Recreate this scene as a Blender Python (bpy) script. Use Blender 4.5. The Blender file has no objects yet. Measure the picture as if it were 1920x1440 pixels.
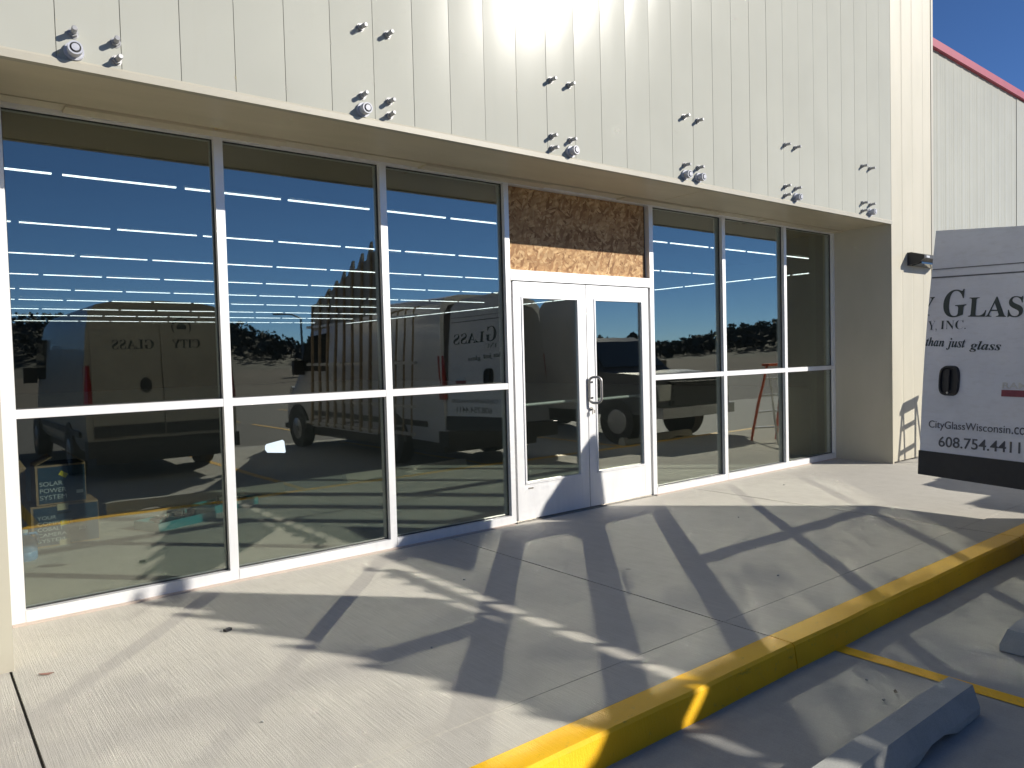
import bpy, bmesh, math, random
from mathutils import Vector, Matrix
R = math.radians
rnd = random.Random(7)
C = bpy.context.scene.collection
sc = bpy.context.scene

# ------------------------------------------------------------------ camera
cam_d = bpy.data.cameras.new('camera')
cam_d.sensor_width = 36.0
cam_d.lens = 26.6
cam_d.clip_start = 0.05
cam_d.clip_end = 3000
cam = bpy.data.objects.new('camera', cam_d)
C.objects.link(cam)
FW = Vector((0.62386130, 0.78064817, -0.03722261))
RT = Vector((0.78032887, -0.62483666, -0.02580718))
UP = Vector((0.04340438, 0.01294578, 0.99897371))
m = Matrix.Identity(4)
for i in range(3):
    m[i][0] = RT[i]; m[i][1] = UP[i]; m[i][2] = -FW[i]
m[0][3], m[1][3], m[2][3] = -0.47868, -5.15081, 1.47854
cam.matrix_world = m
sc.camera = cam

# ------------------------------------------------------------------ light
SUN = Vector((-0.905, 1.0, -0.649)).normalized()        # direction the light travels
EL = math.asin(-SUN.z)
world = bpy.data.worlds.new('World')
sc.world = world
world.use_nodes = True
nt = world.node_tree
bg = nt.nodes['Background']
sky = nt.nodes.new('ShaderNodeTexSky')
sky.sky_type = 'NISHITA'
sky.sun_disc = False
sky.sun_elevation = EL
sky.sun_rotation = math.atan2(-SUN.x, -SUN.y)           # azimuth of the sun, clockwise from +Y
sky.altitude = 1500
sky.air_density = 0.65
sky.dust_density = 0.0
sky.ozone_density = 7.5
nt.links.new(sky.outputs[0], bg.inputs[0])
bg.inputs[1].default_value = 0.082
sun_d = bpy.data.lights.new('sun', 'SUN')
sun_d.energy = 4.6
sun_d.angle = R(0.53)
sun_d.color = (1.0, 0.945, 0.86)
sun = bpy.data.objects.new('sun', sun_d)
C.objects.link(sun)
sun.rotation_euler = SUN.to_track_quat('-Z', 'Y').to_euler()
sun.location = (20, -20, 15)

sc.view_settings.view_transform = 'Standard'
sc.view_settings.look = 'None'
sc.view_settings.gamma = 1
sc.view_settings.exposure = 0.56
sc.render.engine = 'CYCLES'
cy = sc.cycles
cy.max_bounces = 10
cy.transparent_max_bounces = 16
cy.caustics_reflective = True
cy.caustics_refractive = False
cy.blur_glossy = 0.0
cy.sample_clamp_indirect = 0.0
cy.use_guiding = True
cy.use_surface_guiding = True
cy.surface_guiding_probability = 0.6
cy.use_denoising = True
cy.denoiser = 'OPENIMAGEDENOISE'

# ------------------------------------------------------------------ helpers
def setp(o, label=None, cat=None, group=None, kind=None):
    if label: o['label'] = label
    if cat: o['category'] = cat
    if group: o['group'] = group
    if kind: o['kind'] = kind
    return o

def thing(name, label, cat, loc=(0, 0, 0), rz=0.0, group=None):
    o = bpy.data.objects.new(name, None)
    C.objects.link(o)
    o.location = loc
    o.rotation_euler = (0, 0, rz)
    o.empty_display_size = 0.1
    return setp(o, label, cat, group)

def link_mesh(name, me, mats, parent=None):
    o = bpy.data.objects.new(name, me)
    C.objects.link(o)
    if not isinstance(mats, (list, tuple)): mats = [mats]
    me.materials.clear()
    for x in mats: me.materials.append(x)
    if parent is not None: o.parent = parent
    return o

def obj(name, bm, mats, parent=None, bevel=0.0, seg=1, smooth=None, off=None):
    """off: point subtracted from every vertex, so parts may be drawn in world coordinates."""
    if bevel > 0:
        es = [e for e in bm.edges if len(e.link_faces) == 2 and e.calc_face_angle(0) > 0.6]
        bmesh.ops.bevel(bm, geom=es, offset=bevel, segments=seg, profile=0.7, affect='EDGES', clamp_overlap=True)
    if off is not None:
        bmesh.ops.translate(bm, vec=-Vector(off), verts=bm.verts)
    bmesh.ops.recalc_face_normals(bm, faces=bm.faces)
    me = bpy.data.meshes.new(name)
    bm.to_mesh(me)
    bm.free()
    if smooth is not None:
        me.shade_smooth() if hasattr(me, 'shade_smooth') else None
        try: me.set_sharp_from_angle(angle=R(smooth))
        except Exception: pass
    return link_mesh(name, me, mats, parent)

def NB(): return bmesh.new()

def box(bm, a, b, mi=0):
    x0, y0, z0 = a; x1, y1, z1 = b
    vs = [bm.verts.new(p) for p in ((x0, y0, z0), (x1, y0, z0), (x1, y1, z0), (x0, y1, z0),
                                    (x0, y0, z1), (x1, y0, z1), (x1, y1, z1), (x0, y1, z1))]
    fs = []
    for q in ((0, 3, 2, 1), (4, 5, 6, 7), (0, 1, 5, 4), (1, 2, 6, 5), (2, 3, 7, 6), (3, 0, 4, 7)):
        f = bm.faces.new([vs[i] for i in q]); f.material_index = mi; fs.append(f)
    return vs

def hexa(bm, pts, mi=0):
    """box from 8 points (bottom ring then top ring)"""
    vs = [bm.verts.new(p) for p in pts]
    for q in ((0, 3, 2, 1), (4, 5, 6, 7), (0, 1, 5, 4), (1, 2, 6, 5), (2, 3, 7, 6), (3, 0, 4, 7)):
        bm.faces.new([vs[i] for i in q]).material_index = mi
    return vs

def prism(bm, poly, fn0, fn1, mi=0):
    """poly of 2-D points, fn0/fn1 map a 2-D point to the two end caps"""
    a = [bm.verts.new(fn0(*p)) for p in poly]
    b = [bm.verts.new(fn1(*p)) for p in poly]
    n = len(poly)
    bm.faces.new(a).material_index = mi
    bm.faces.new(b[::-1]).material_index = mi
    for i in range(n):
        bm.faces.new((a[i], b[i], b[(i + 1) % n], a[(i + 1) % n])).material_index = mi

def cyl(bm, p0, p1, r0, r1=None, n=16, mi=0, caps=True):
    p0 = Vector(p0); p1 = Vector(p1)
    r1 = r0 if r1 is None else r1
    d = (p1 - p0).normalized()
    u = d.orthogonal().normalized(); v = d.cross(u)
    a = []; b = []
    for i in range(n):
        t = 2 * math.pi * i / n
        w = u * math.cos(t) + v * math.sin(t)
        a.append(bm.verts.new(p0 + w * r0)); b.append(bm.verts.new(p1 + w * r1))
    for i in range(n):
        bm.faces.new((a[i], a[(i + 1) % n], b[(i + 1) % n], b[i])).material_index = mi
    if caps:
        bm.faces.new(a[::-1]).material_index = mi
        bm.faces.new(b).material_index = mi

def tube(bm, pts, r, n=10, closed=False, mi=0):
    pts = [Vector(p) for p in pts]
    N = len(pts)
    rings = []
    up0 = None
    for i, p in enumerate(pts):
        if closed: t = (pts[(i + 1) % N] - pts[i - 1]).normalized()
        else: t = (pts[min(i + 1, N - 1)] - pts[max(i - 1, 0)]).normalized()
        if up0 is None: u = t.orthogonal().normalized()
        else:
            u = (up0 - t * up0.dot(t))
            u = u.normalized() if u.length > 1e-6 else t.orthogonal().normalized()
        up0 = u
        v = t.cross(u)
        rr = r[i] if isinstance(r, (list, tuple)) else r
        rings.append([bm.verts.new(p + (u * math.cos(2 * math.pi * k / n) + v * math.sin(2 * math.pi * k / n)) * rr) for k in range(n)])
    for i in range(N if closed else N - 1):
        A, B = rings[i], rings[(i + 1) % N]
        for k in range(n):
            bm.faces.new((A[k], A[(k + 1) % n], B[(k + 1) % n], B[k])).material_index = mi
    if not closed:
        bm.faces.new(rings[0][::-1]).material_index = mi
        bm.faces.new(rings[-1]).material_index = mi

# ------------------------------------------------------------------ materials
class MT:
    def __init__(s, name):
        s.m = bpy.data.materials.new(name); s.m.use_nodes = True
        s.t = s.m.node_tree; s.b = s.t.nodes['Principled BSDF']
        s._co = None
    def n(s, typ, **kw):
        x = s.t.nodes.new(typ)
        for k, v in kw.items():
            if hasattr(x, k) and not isinstance(v, dict): setattr(x, k, v)
        return x
    def l(s, a, b): s.t.links.new(a, b)
    def set(s, **kw):
        for k, v in kw.items():
            k = {'base': 'Base Color', 'rough': 'Roughness', 'metal': 'Metallic', 'spec': 'Specular IOR Level', 'coat': 'Coat Weight', 'alpha': 'Alpha', 'trans': 'Transmission Weight'}.get(k, k)
            if k == 'Base Color' and len(v) == 3: v = (*v, 1)
            s.b.inputs[k].default_value = v
        return s
    def co(s, scale=(1, 1, 1), world=True, rot=(0, 0, 0)):
        if world:
            g = s.n('ShaderNodeNewGeometry').outputs['Position']
        else:
            g = s.n('ShaderNodeTexCoord').outputs['Object']
        mp = s.n('ShaderNodeMapping')
        mp.inputs['Scale'].default_value = scale
        mp.inputs['Rotation'].default_value = rot
        s.l(g, mp.inputs[0])
        return mp.outputs[0]
    def noise(s, co, scale, detail=4, rough=0.55, dist=0.0):
        x = s.n('ShaderNodeTexNoise')
        x.inputs['Scale'].default_value = scale; x.inputs['Detail'].default_value = detail
        x.inputs['Roughness'].default_value = rough; x.inputs['Distortion'].default_value = dist
        s.l(co, x.inputs['Vector'])
        return x.outputs[0]
    def ramp(s, fac, stops):
        x = s.n('ShaderNodeValToRGB')
        e = x.color_ramp.elements
        while len(e) < len(stops): e.new(0.5)
        for i, (p, c) in enumerate(stops):
            e[i].position = p
            e[i].color = (*c, 1) if isinstance(c, (tuple, list)) else (c, c, c, 1)
        s.l(fac, x.inputs[0])
        return x.outputs[0]
    def mix(s, fac, a, b, mode='MIX'):
        x = s.n('ShaderNodeMix'); x.data_type = 'RGBA'; x.blend_type = mode
        for sock, v in ((x.inputs[0], fac), (x.inputs[6], a), (x.inputs[7], b)):
            if isinstance(v, (int, float)): sock.default_value = v
            elif isinstance(v, (tuple, list)): sock.default_value = (*v, 1)
            else: s.l(v, sock)
        return x.outputs[2]
    def math(s, op, a, b=0.0):
        x = s.n('ShaderNodeMath'); x.operation = op
        for sock, v in ((x.inputs[0], a), (x.inputs[1], b)):
            if isinstance(v, (int, float)): sock.default_value = v
            else: s.l(v, sock)
        return x.outputs[0]
    def bump(s, h, strength=0.2, dist=0.01, base=None):
        x = s.n('ShaderNodeBump')
        x.inputs['Strength'].default_value = strength; x.inputs['Distance'].default_value = dist
        s.l(h, x.inputs['Height'])
        if base is not None: s.l(base, x.inputs['Normal'])
        s.l(x.outputs[0], s.b.inputs['Normal'])
        return x.outputs[0]

def plain(name, col, rough=0.5, metal=0.0, var=0.12, scale=8.0, bump=0.0, spec=0.5, coat=0.0):
    a = MT(name).set(rough=rough, metal=metal, spec=spec, coat=coat)
    co = a.co(world=False)
    n1 = a.noise(co, scale, 5)
    c0 = tuple(max(0, c * (1 - var)) for c in col); c1 = tuple(min(1, c * (1 + var)) for c in col)
    a.l(a.ramp(n1, [(0.3, c0), (0.7, c1)]), a.b.inputs['Base Color'])
    if bump:
        a.bump(a.noise(co, scale * 8, 4), bump, 0.004)
    return a.m

# painted metal siding
a = MT('siding_paint').set(spec=0.04)
co = a.co()
n1 = a.noise(co, 1.3, 3); n2 = a.noise(a.co((6, 6, 0.5)), 3, 4); n3 = a.noise(co, 60, 3)
c = a.ramp(n1, [(0.3, (0.378, 0.380, 0.332)), (0.7, (0.405, 0.407, 0.356))])
c = a.mix(a.math('MULTIPLY', a.math('GREATER_THAN', n2, 0.62), 0.05), c, (0.34, 0.32, 0.26))
a.l(c, a.b.inputs['Base Color'])
a.l(a.ramp(n2, [(0.2, 0.18), (0.8, 0.22)]), a.b.inputs['Roughness'])
a.bump(n3, 0.03, 0.002)
M_PANEL = a.m
M_TRIM = plain('trim_paint', (0.40, 0.375, 0.30), 0.4, var=0.05, scale=4)
a = MT('soffit_paint').set(spec=0.5, rough=0.32)
co = a.co(); n1 = a.noise(a.co((0.7, 3, 3)), 2.0, 4)
a.l(a.ramp(n1, [(0.3, (0.50, 0.445, 0.32)), (0.7, (0.57, 0.505, 0.37))]), a.b.inputs['Base Color'])
M_SOFFIT = a.m
a = MT('reveal_paint').set(spec=0.4, rough=0.5)
co = a.co(); n1 = a.noise(a.co((1, 1, 0.4)), 3.0, 5); n2 = a.noise(co, 40, 4)
sp = a.n('ShaderNodeSeparateXYZ'); a.l(co, sp.inputs[0])
dirt = a.math('MULTIPLY', a.ramp(sp.outputs[2], [(0.0, 0.55), (0.12, 0.0)]), n2)
c = a.ramp(n1, [(0.3, (0.415, 0.39, 0.305)), (0.7, (0.455, 0.425, 0.335))])
a.l(a.mix(dirt, c, (0.3, 0.25, 0.2)), a.b.inputs['Base Color'])
M_REVEAL = a.m
a = MT('anodized_frame').set(metal=0.35, spec=0.5)
n1 = a.noise(a.co((1, 1, 0.15)), 12, 4); n2 = a.noise(a.co((0.1, 1, 1)), 90, 3)
a.l(a.ramp(n1, [(0.3, (0.70, 0.70, 0.70)), (0.7, (0.78, 0.78, 0.77))]), a.b.inputs['Base Color'])
a.l(a.ramp(n2, [(0.2, 0.36), (0.8, 0.52)]), a.b.inputs['Roughness'])
M_FRAME = a.m
M_GASKET = plain('black_gasket', (0.015, 0.015, 0.016), 0.6)
M_STEEL = plain('brushed_steel', (0.62, 0.60, 0.57), 0.32, 0.9, 0.08, 30)
M_BRONZE = plain('dull_steel', (0.38, 0.36, 0.33), 0.4, 0.8, 0.1, 30)
M_BOLT = plain('galvanised_steel', (0.33, 0.33, 0.33), 0.5, 0.3, 0.25, 60)
M_PVC = plain('grey_conduit', (0.42, 0.43, 0.47), 0.45, 0.0, 0.1, 40)
M_BAR = plain('satin_bar', (0.80, 0.80, 0.79), 0.35)
M_HOLE = plain('recess_shade', (0.03, 0.03, 0.03), 0.8)  # flat dark colour standing in for shade inside holes and grille gaps

def glass_mat(name, amp, scale):
    a = MT(name); t = a.t
    t.nodes.remove(a.b)
    out = t.nodes['Material Output']
    gl = a.n('ShaderNodeBsdfGlossy'); gl.distribution = 'GGX'
    gl.inputs['Roughness'].default_value = 0.012
    gl.inputs['Color'].default_value = (1.0, 1.0, 0.90, 1)
    tr = a.n('ShaderNodeBsdfTransparent'); tr.inputs[0].default_value = (0.72, 0.765, 0.735, 1)
    lw = a.n('ShaderNodeLayerWeight'); lw.inputs[0].default_value = 0.5
    sch = a.math('ADD', 0.19, a.math('MULTIPLY', 0.81, a.math('POWER', lw.outputs['Facing'], 5.0)))
    bp = a.n('ShaderNodeBump'); bp.inputs['Strength'].default_value = 1.0
    bp.inputs['Distance'].default_value = amp
    nz = a.noise(a.co((1, 1, 0.8)), scale, 2, 0.4)
    a.l(nz, bp.inputs['Height'])
    a.l(bp.outputs[0], gl.inputs['Normal'])
    mx = a.n('ShaderNodeMixShader')
    a.l(sch, mx.inputs[0]); a.l(tr.outputs[0], mx.inputs[1]); a.l(gl.outputs[0], mx.inputs[2])
    a.l(mx.outputs[0], out.inputs[0])
    return a.m
M_GLASS = glass_mat('window_glass', 0.0016, 1.1)
M_GLASS_W = glass_mat('window_glass_wavy', 0.0015, 1.6)
a = MT('glass_back'); a.t.nodes.remove(a.b)
tr = a.n('ShaderNodeBsdfTransparent'); tr.inputs[0].default_value = (0.97, 0.98, 0.97, 1)
a.l(tr.outputs[0], a.t.nodes['Material Output'].inputs[0])
M_GLASS_B = a.m

# broom-finished concrete
def concrete(name, c0, c1, broom=1.0, stain=(0.30, 0.27, 0.22)):
    a = MT(name).set(rough=0.85, spec=0.3)
    co = a.co()
    big = a.noise(co, 0.9, 5, 0.6); mid = a.noise(co, 7, 6, 0.65); fine = a.noise(co, 180, 4, 0.7)
    st = a.noise(a.co((120, 2.2, 1)), 1.6, 5, 0.65, 0.4)
    c = a.ramp(big, [(0.3, c0), (0.7, c1)])
    c = a.mix(a.math('MULTIPLY', a.ramp(mid, [(0.45, 0.0), (0.75, 1.0)]), 0.45), c, stain)
    c = a.mix(0.35, c, a.ramp(fine, [(0.3, tuple(x * 0.72 for x in c0)), (0.7, tuple(min(1, x * 1.18) for x in c1))]))
    c = a.mix(0.36 * broom, c, a.ramp(st, [(0.35, tuple(x * 0.70 for x in c0)), (0.65, tuple(min(1, x * 1.15) for x in c1))]))
    vo = a.n('ShaderNodeTexVoronoi'); vo.inputs['Scale'].default_value = 1.3; a.l(co, vo.inputs['Vector'])
    c = a.mix(a.math('MULTIPLY', a.ramp(vo.outputs['Distance'], [(0.018, 1.0), (0.03, 0.0)]), 0.45), c, (0.10, 0.095, 0.085))
    a.l(c, a.b.inputs['Base Color'])
    h = a.math('ADD', a.math('MULTIPLY', st, broom), a.math('MULTIPLY', fine, 0.5))
    a.bump(h, 0.55, 0.006)
    return a.m
M_WALK = concrete('broomed_concrete', (0.455, 0.43, 0.375), (0.53, 0.505, 0.44), 0.8)
M_LOT = concrete('parking_concrete', (0.335, 0.33, 0.305), (0.41, 0.405, 0.375), 0.35, (0.19, 0.19, 0.185))
M_FLOOR = concrete('shop_floor_concrete', (0.42, 0.42, 0.395), (0.50, 0.50, 0.47), 0.1)
M_STOP = concrete('wheel_stop_concrete', (0.36, 0.365, 0.335), (0.47, 0.475, 0.44), 0.1, (0.17, 0.17, 0.155))
M_JOINT = plain('joint_filler', (0.045, 0.042, 0.038), 0.95, var=0.3, scale=40)
M_MORTAR = concrete('mortar_bed', (0.42, 0.34, 0.29), (0.52, 0.44, 0.38), 0.0)

def yellow(name, wear):
    a = MT(name).set(rough=0.55, spec=0.4)
    co = a.co()
    n1 = a.noise(co, 3.5, 5); n2 = a.noise(a.co((1, 1, 1)), 26, 6, 0.7); fine = a.noise(co, 170, 4, 0.7)
    st = a.noise(a.co((70, 2, 8)), 1.6, 4, 0.6)
    c = a.ramp(n1, [(0.3, (0.84, 0.455, 0.003)), (0.7, (0.93, 0.53, 0.005))])
    c = a.mix(a.math('MULTIPLY', a.ramp(n2, [(0.62 - wear, 0.0), (0.78 - wear, 1.0)]), 0.6), c, (0.40, 0.29, 0.09))
    n4 = a.noise(a.co((1.2, 4, 4)), 7, 5, 0.7)
    c = a.mix(a.math('MULTIPLY', a.ramp(n4, [(0.63, 0.0), (0.72, 1.0)]), 0.5), c, (0.14, 0.10, 0.045))
    a.l(c, a.b.inputs['Base Color'])
    a.bump(a.math('ADD', fine, st), 0.5, 0.005)
    return a.m
M_YELLOW = yellow('yellow_kerb_paint', 0.02)
M_STRIPE = yellow('yellow_line_paint', 0.06)

# oriented strand board
a = MT('strand_board').set(rough=0.75, spec=0.3)
co = a.co((1, 1, 1))
cols = None
layers = []
for i, (rot, sc_) in enumerate(((0.35, 0.9), (-0.65, 1.0), (1.25, 0.85))):
    mp = a.n('ShaderNodeMapping')
    m0 = a.n('ShaderNodeMapping'); a.l(co, m0.inputs[0]); m0.inputs['Rotation'].default_value = (0, rot, 0); a.l(m0.outputs[0], mp.inputs[0]); mp.inputs['Scale'].default_value = (13 * sc_, 1, 40 * sc_)
    mp.inputs['Location'].default_value = (3.1 * i, 0, 1.7 * i)
    wv = a.n('ShaderNodeTexNoise'); wv.inputs['Scale'].default_value = 0.9; wv.inputs['Detail'].default_value = 2; a.l(mp.outputs[0], wv.inputs['Vector'])
    vo = a.n('ShaderNodeTexVoronoi'); vo.inputs['Scale'].default_value = 1.0
    vm = a.n('ShaderNodeVectorMath'); vm.operation = 'MULTIPLY_ADD'; vm.inputs[1].default_value = (1.1, 0.0, 1.1)
    a.l(wv.outputs[1], vm.inputs[0]); a.l(mp.outputs[0], vm.inputs[2])
    a.l(vm.outputs[0], vo.inputs['Vector'])
    sp = a.n('ShaderNodeSeparateColor'); a.l(vo.outputs['Color'], sp.inputs[0])
    layers.append((sp.outputs[0], sp.outputs[1], vo.outputs['Distance']))
pal = [(0.0, (0.20, 0.10, 0.042)), (0.25, (0.36, 0.20, 0.088)), (0.6, (0.48, 0.30, 0.14)), (1.0, (0.60, 0.41, 0.21))]
c = a.ramp(layers[0][0], pal)
c = a.mix(a.math('GREATER_THAN', layers[1][1], 0.55), c, a.ramp(layers[1][0], pal))
c = a.mix(a.math('GREATER_THAN', layers[2][1], 0.62), c, a.ramp(layers[2][0], pal))
edge = a.ramp(layers[0][2], [(0.25, 0.0), (0.75, 0.5)])
c = a.mix(edge, c, (0.22, 0.115, 0.05))
a.l(c, a.b.inputs['Base Color'])
a.bump(layers[1][2], 0.4, 0.004)
M_OSB = a.m

M_RED = plain('red_roof_trim', (0.30, 0.030, 0.060), 0.5, var=0.06, scale=3)
M_BLACKP = plain('black_plastic', (0.022, 0.022, 0.024), 0.5, bump=0.15, scale=20)
M_LENS = plain('lamp_lens', (0.55, 0.55, 0.52), 0.15)
M_VAN = plain('white_van_paint', (0.66, 0.66, 0.69), 0.25, var=0.03, scale=1.5, coat=0.4)
a = MT('dusty_van_paint').set(rough=0.3, spec=0.5, coat=0.3)
co = a.co(world=False); n1 = a.noise(co, 2.0, 6, 0.65); n2 = a.noise(a.co((1, 1, 3), world=False), 14, 5)
c = a.ramp(n1, [(0.3, (0.60, 0.60, 0.64)), (0.7, (0.72, 0.72, 0.75))])
c = a.mix(a.math('MULTIPLY', a.ramp(n2, [(0.5, 0.0), (0.8, 1.0)]), 0.25), c, (0.42, 0.39, 0.35))
a.l(c, a.b.inputs['Base Color'])
M_VAND = a.m
M_VANB = plain('dusty_beige_van_paint', (0.33, 0.30, 0.245), 0.4, var=0.12, scale=3, coat=0.2)
M_CARGO = plain('cargo_lining', (0.16, 0.15, 0.14), 0.7)
M_TYRE = plain('tyre_rubber', (0.02, 0.02, 0.02), 0.8, bump=0.3, scale=15)
M_RIM = plain('steel_rim', (0.35, 0.35, 0.36), 0.35, 0.8)
M_INK = plain('dark_green_lettering', (0.030, 0.045, 0.045), 0.45)
M_INKG = plain('grey_lettering_and_crease', (0.085, 0.085, 0.095), 0.45)  # lettering, and the painted crease shade on the van door
M_INKR = plain('red_lettering', (0.24, 0.05, 0.07), 0.45)
M_CHROME = plain('chrome_badge', (0.75, 0.75, 0.77), 0.12, 1.0, 0.03)
M_TAIL = plain('tail_light_red', (0.35, 0.01, 0.012), 0.12)
M_AUTOGLASS = plain('dark_auto_glass', (0.02, 0.026, 0.03), 0.03, spec=0.8)
M_TRUCK = plain('charcoal_truck_paint', (0.022, 0.026, 0.034), 0.4, var=0.05, scale=2, coat=0.15)
M_WOOD = plain('rack_timber', (0.28, 0.20, 0.12), 0.7, var=0.25, scale=10)
M_SHEET = plain('white_rack_board', (0.36, 0.35, 0.33), 0.6, var=0.12, scale=3)
M_ALU = plain('rack_aluminium', (0.55, 0.55, 0.55), 0.35, 0.8)
M_CARD = plain('brown_cardboard', (0.42, 0.28, 0.17), 0.85, var=0.12, scale=10)
a = MT('navy_print').set(rough=0.5)
n1 = a.noise(a.co(world=False), 5, 4)
a.l(a.ramp(n1, [(0.3, (0.030, 0.062, 0.105)), (0.7, (0.045, 0.085, 0.135))]), a.b.inputs['Base Color'])
M_NAVY = a.m
M_PALE = plain('pale_print', (0.62, 0.66, 0.68), 0.6)
M_NOTE = plain('yellow_sticker', (0.85, 0.70, 0.03), 0.6, var=0.05)
M_TAPE = plain('cream_tape', (0.66, 0.58, 0.40), 0.5)
M_TEAL = plain('teal_plastic', (0.025, 0.26, 0.29), 0.35, var=0.08)
M_BLUEJ = plain('blue_jug_plastic', (0.14, 0.34, 0.62), 0.25, var=0.12, scale=12)
M_ORANGE = plain('orange_fibreglass', (0.60, 0.10, 0.03), 0.5)
M_STICK = plain('white_vinyl', (0.55, 0.66, 0.74), 0.5, var=0.04)
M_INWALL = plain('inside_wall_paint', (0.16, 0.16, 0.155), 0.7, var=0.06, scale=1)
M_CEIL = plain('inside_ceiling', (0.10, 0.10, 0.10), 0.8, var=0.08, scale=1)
M_LEAF = plain('dry_leaf', (0.30, 0.16, 0.12), 0.8)
a = MT('lit_tube'); a.set(base=(0.8, 0.8, 0.8)); a.b.inputs['Emission Color'].default_value = (0.93, 0.97, 1.0, 1); a.b.inputs['Emission Strength'].default_value = 3.0
M_TUBE = a.m
a = MT('dry_field').set(rough=0.95, spec=0.2)
co = a.co(); n1 = a.noise(co, 0.03, 6, 0.6); n2 = a.noise(co, 0.6, 6, 0.7)
c = a.ramp(n1, [(0.35, (0.055, 0.042, 0.03)), (0.65, (0.10, 0.075, 0.05))])
a.l(a.mix(0.4, c, a.ramp(n2, [(0.3, (0.035, 0.032, 0.022)), (0.7, (0.12, 0.095, 0.065))])), a.b.inputs['Base Color'])
M_FIELD = a.m
M_HILL = plain('wooded_hill', (0.040, 0.042, 0.030), 0.95, var=0.4, scale=0.05)
M_WOODS = plain('far_tree_foliage', (0.040, 0.046, 0.036), 0.95, var=0.4, scale=0.3)
M_BARK = plain('tree_bark', (0.09, 0.075, 0.06), 0.9)
M_POLE = plain('lamp_pole_metal', (0.14, 0.14, 0.14), 0.5, 0.5)

# ------------------------------------------------------------------ setting
def sheet(name, x0, x1, y0, y1, z, mat, n=1):
    bm = NB()
    vs = [bm.verts.new(p) for p in ((x0, y0, z), (x1, y0, z), (x1, y1, z), (x0, y1, z))]
    bm.faces.new(vs)
    return setp(obj(name, bm, mat), kind='structure')

LZ = -0.12
sheet('ground', -1200, 1200, -1500, 400, LZ - 0.012, M_FIELD)
M_ASPH = concrete('asphalt', (0.045, 0.043, 0.040), (0.065, 0.062, 0.058), 0.0, (0.10, 0.095, 0.085))
sheet('parking_lot', -30, 60, -9.2, -3.02, LZ - 0.004, M_LOT)
sheet('road', -80, 120, -30, -9.2, LZ - 0.008, M_ASPH)
# parking stripes, perpendicular to the kerb
bm = NB()
for x0, y0, w in ((3.285, -8.6, 0.095), (6.15, -8.6, 0.095), (9.02, -8.6, 0.095), (0.42, -8.6, 0.095), (-2.45, -8.6, 0.095)):
    vs = [bm.verts.new(p) for p in ((x0, y0, LZ), (x0 + w, y0, LZ), (x0 + w, -3.10, LZ), (x0, -3.10, LZ))]
    bm.faces.new(vs)
for yy in (-14.5, -20.0):
    for k in range(8):
        x0 = -5 + 2.87 * k
        vs = [bm.verts.new(p) for p in ((x0, yy, LZ), (x0 + .1, yy, LZ), (x0 + .1, yy + 4.5, LZ), (x0, yy + 4.5, LZ))]
        bm.faces.new(vs)
setp(obj('parking_lines', bm, M_STRIPE), kind='structure')

# sidewalk slabs with open joints
XJ = [-9.6, -6.4, -3.25, -0.145, 2.937, 6.085, 9.22, 12.35, 15.5, 18.6, 24.0]
bm = NB()
for i in range(len(XJ) - 1):
    box(bm, (XJ[i] + 0.006, -2.665, -0.11), (XJ[i + 1] - 0.006, 0.0, 0.0))
    box(bm, (XJ[i] + 0.006, -2.943, -0.11), (XJ[i + 1] - 0.006, -2.669, 0.0))
setp(obj('sidewalk', bm, M_WALK, bevel=0.004, seg=2), kind='structure')
bm = NB(); box(bm, (-9.6, -2.95, -0.118), (24, 0.0, -0.014))
setp(obj('sidewalk_joints', bm, M_JOINT), kind='structure')
bm = NB()
for i in range(len(XJ) - 1):
    x0, x1 = XJ[i] + 0.004, XJ[i + 1] - 0.004
    n = 12
    for k in range(n):
        a0, a1 = x0 + (x1 - x0) * k / n, x0 + (x1 - x0) * (k + 1) / n
        j0 = 0.003 * math.sin(a0 * 5.1) + 0.002 * math.sin(a0 * 13.7); j1 = 0.003 * math.sin(a1 * 5.1) + 0.002 * math.sin(a1 * 13.7)
        def P(x, j): return [(x, -2.946, -0.20), (x, -2.946, 0.001), (x, -3.078 + j, 0.0), (x, -3.093 + j, -0.012), (x, -3.118 + j, LZ - 0.05)]
        A = [bm.verts.new(p) for p in P(a0, j0)]; B = [bm.verts.new(p) for p in P(a1, j1)]
        for q in range(4): bm.faces.new((A[q], B[q], B[q + 1], A[q + 1]))
        if k == 0: bm.faces.new(A)
        if k == n - 1: bm.faces.new(B)
bmesh.ops.remove_doubles(bm, verts=bm.verts, dist=0.0001)
setp(obj('kerb', bm, M_YELLOW), kind='structure')

# ------------------------------------------------------------------ store building
BX = (4.5, 0.0, 0.0)
store = thing('store_building', 'cream metal clad storefront with long aluminium window wall and deep soffit', 'building', BX)
def bpart(name, bm, mats, **k): return obj(name, bm, mats, store, off=BX, **k)

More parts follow.
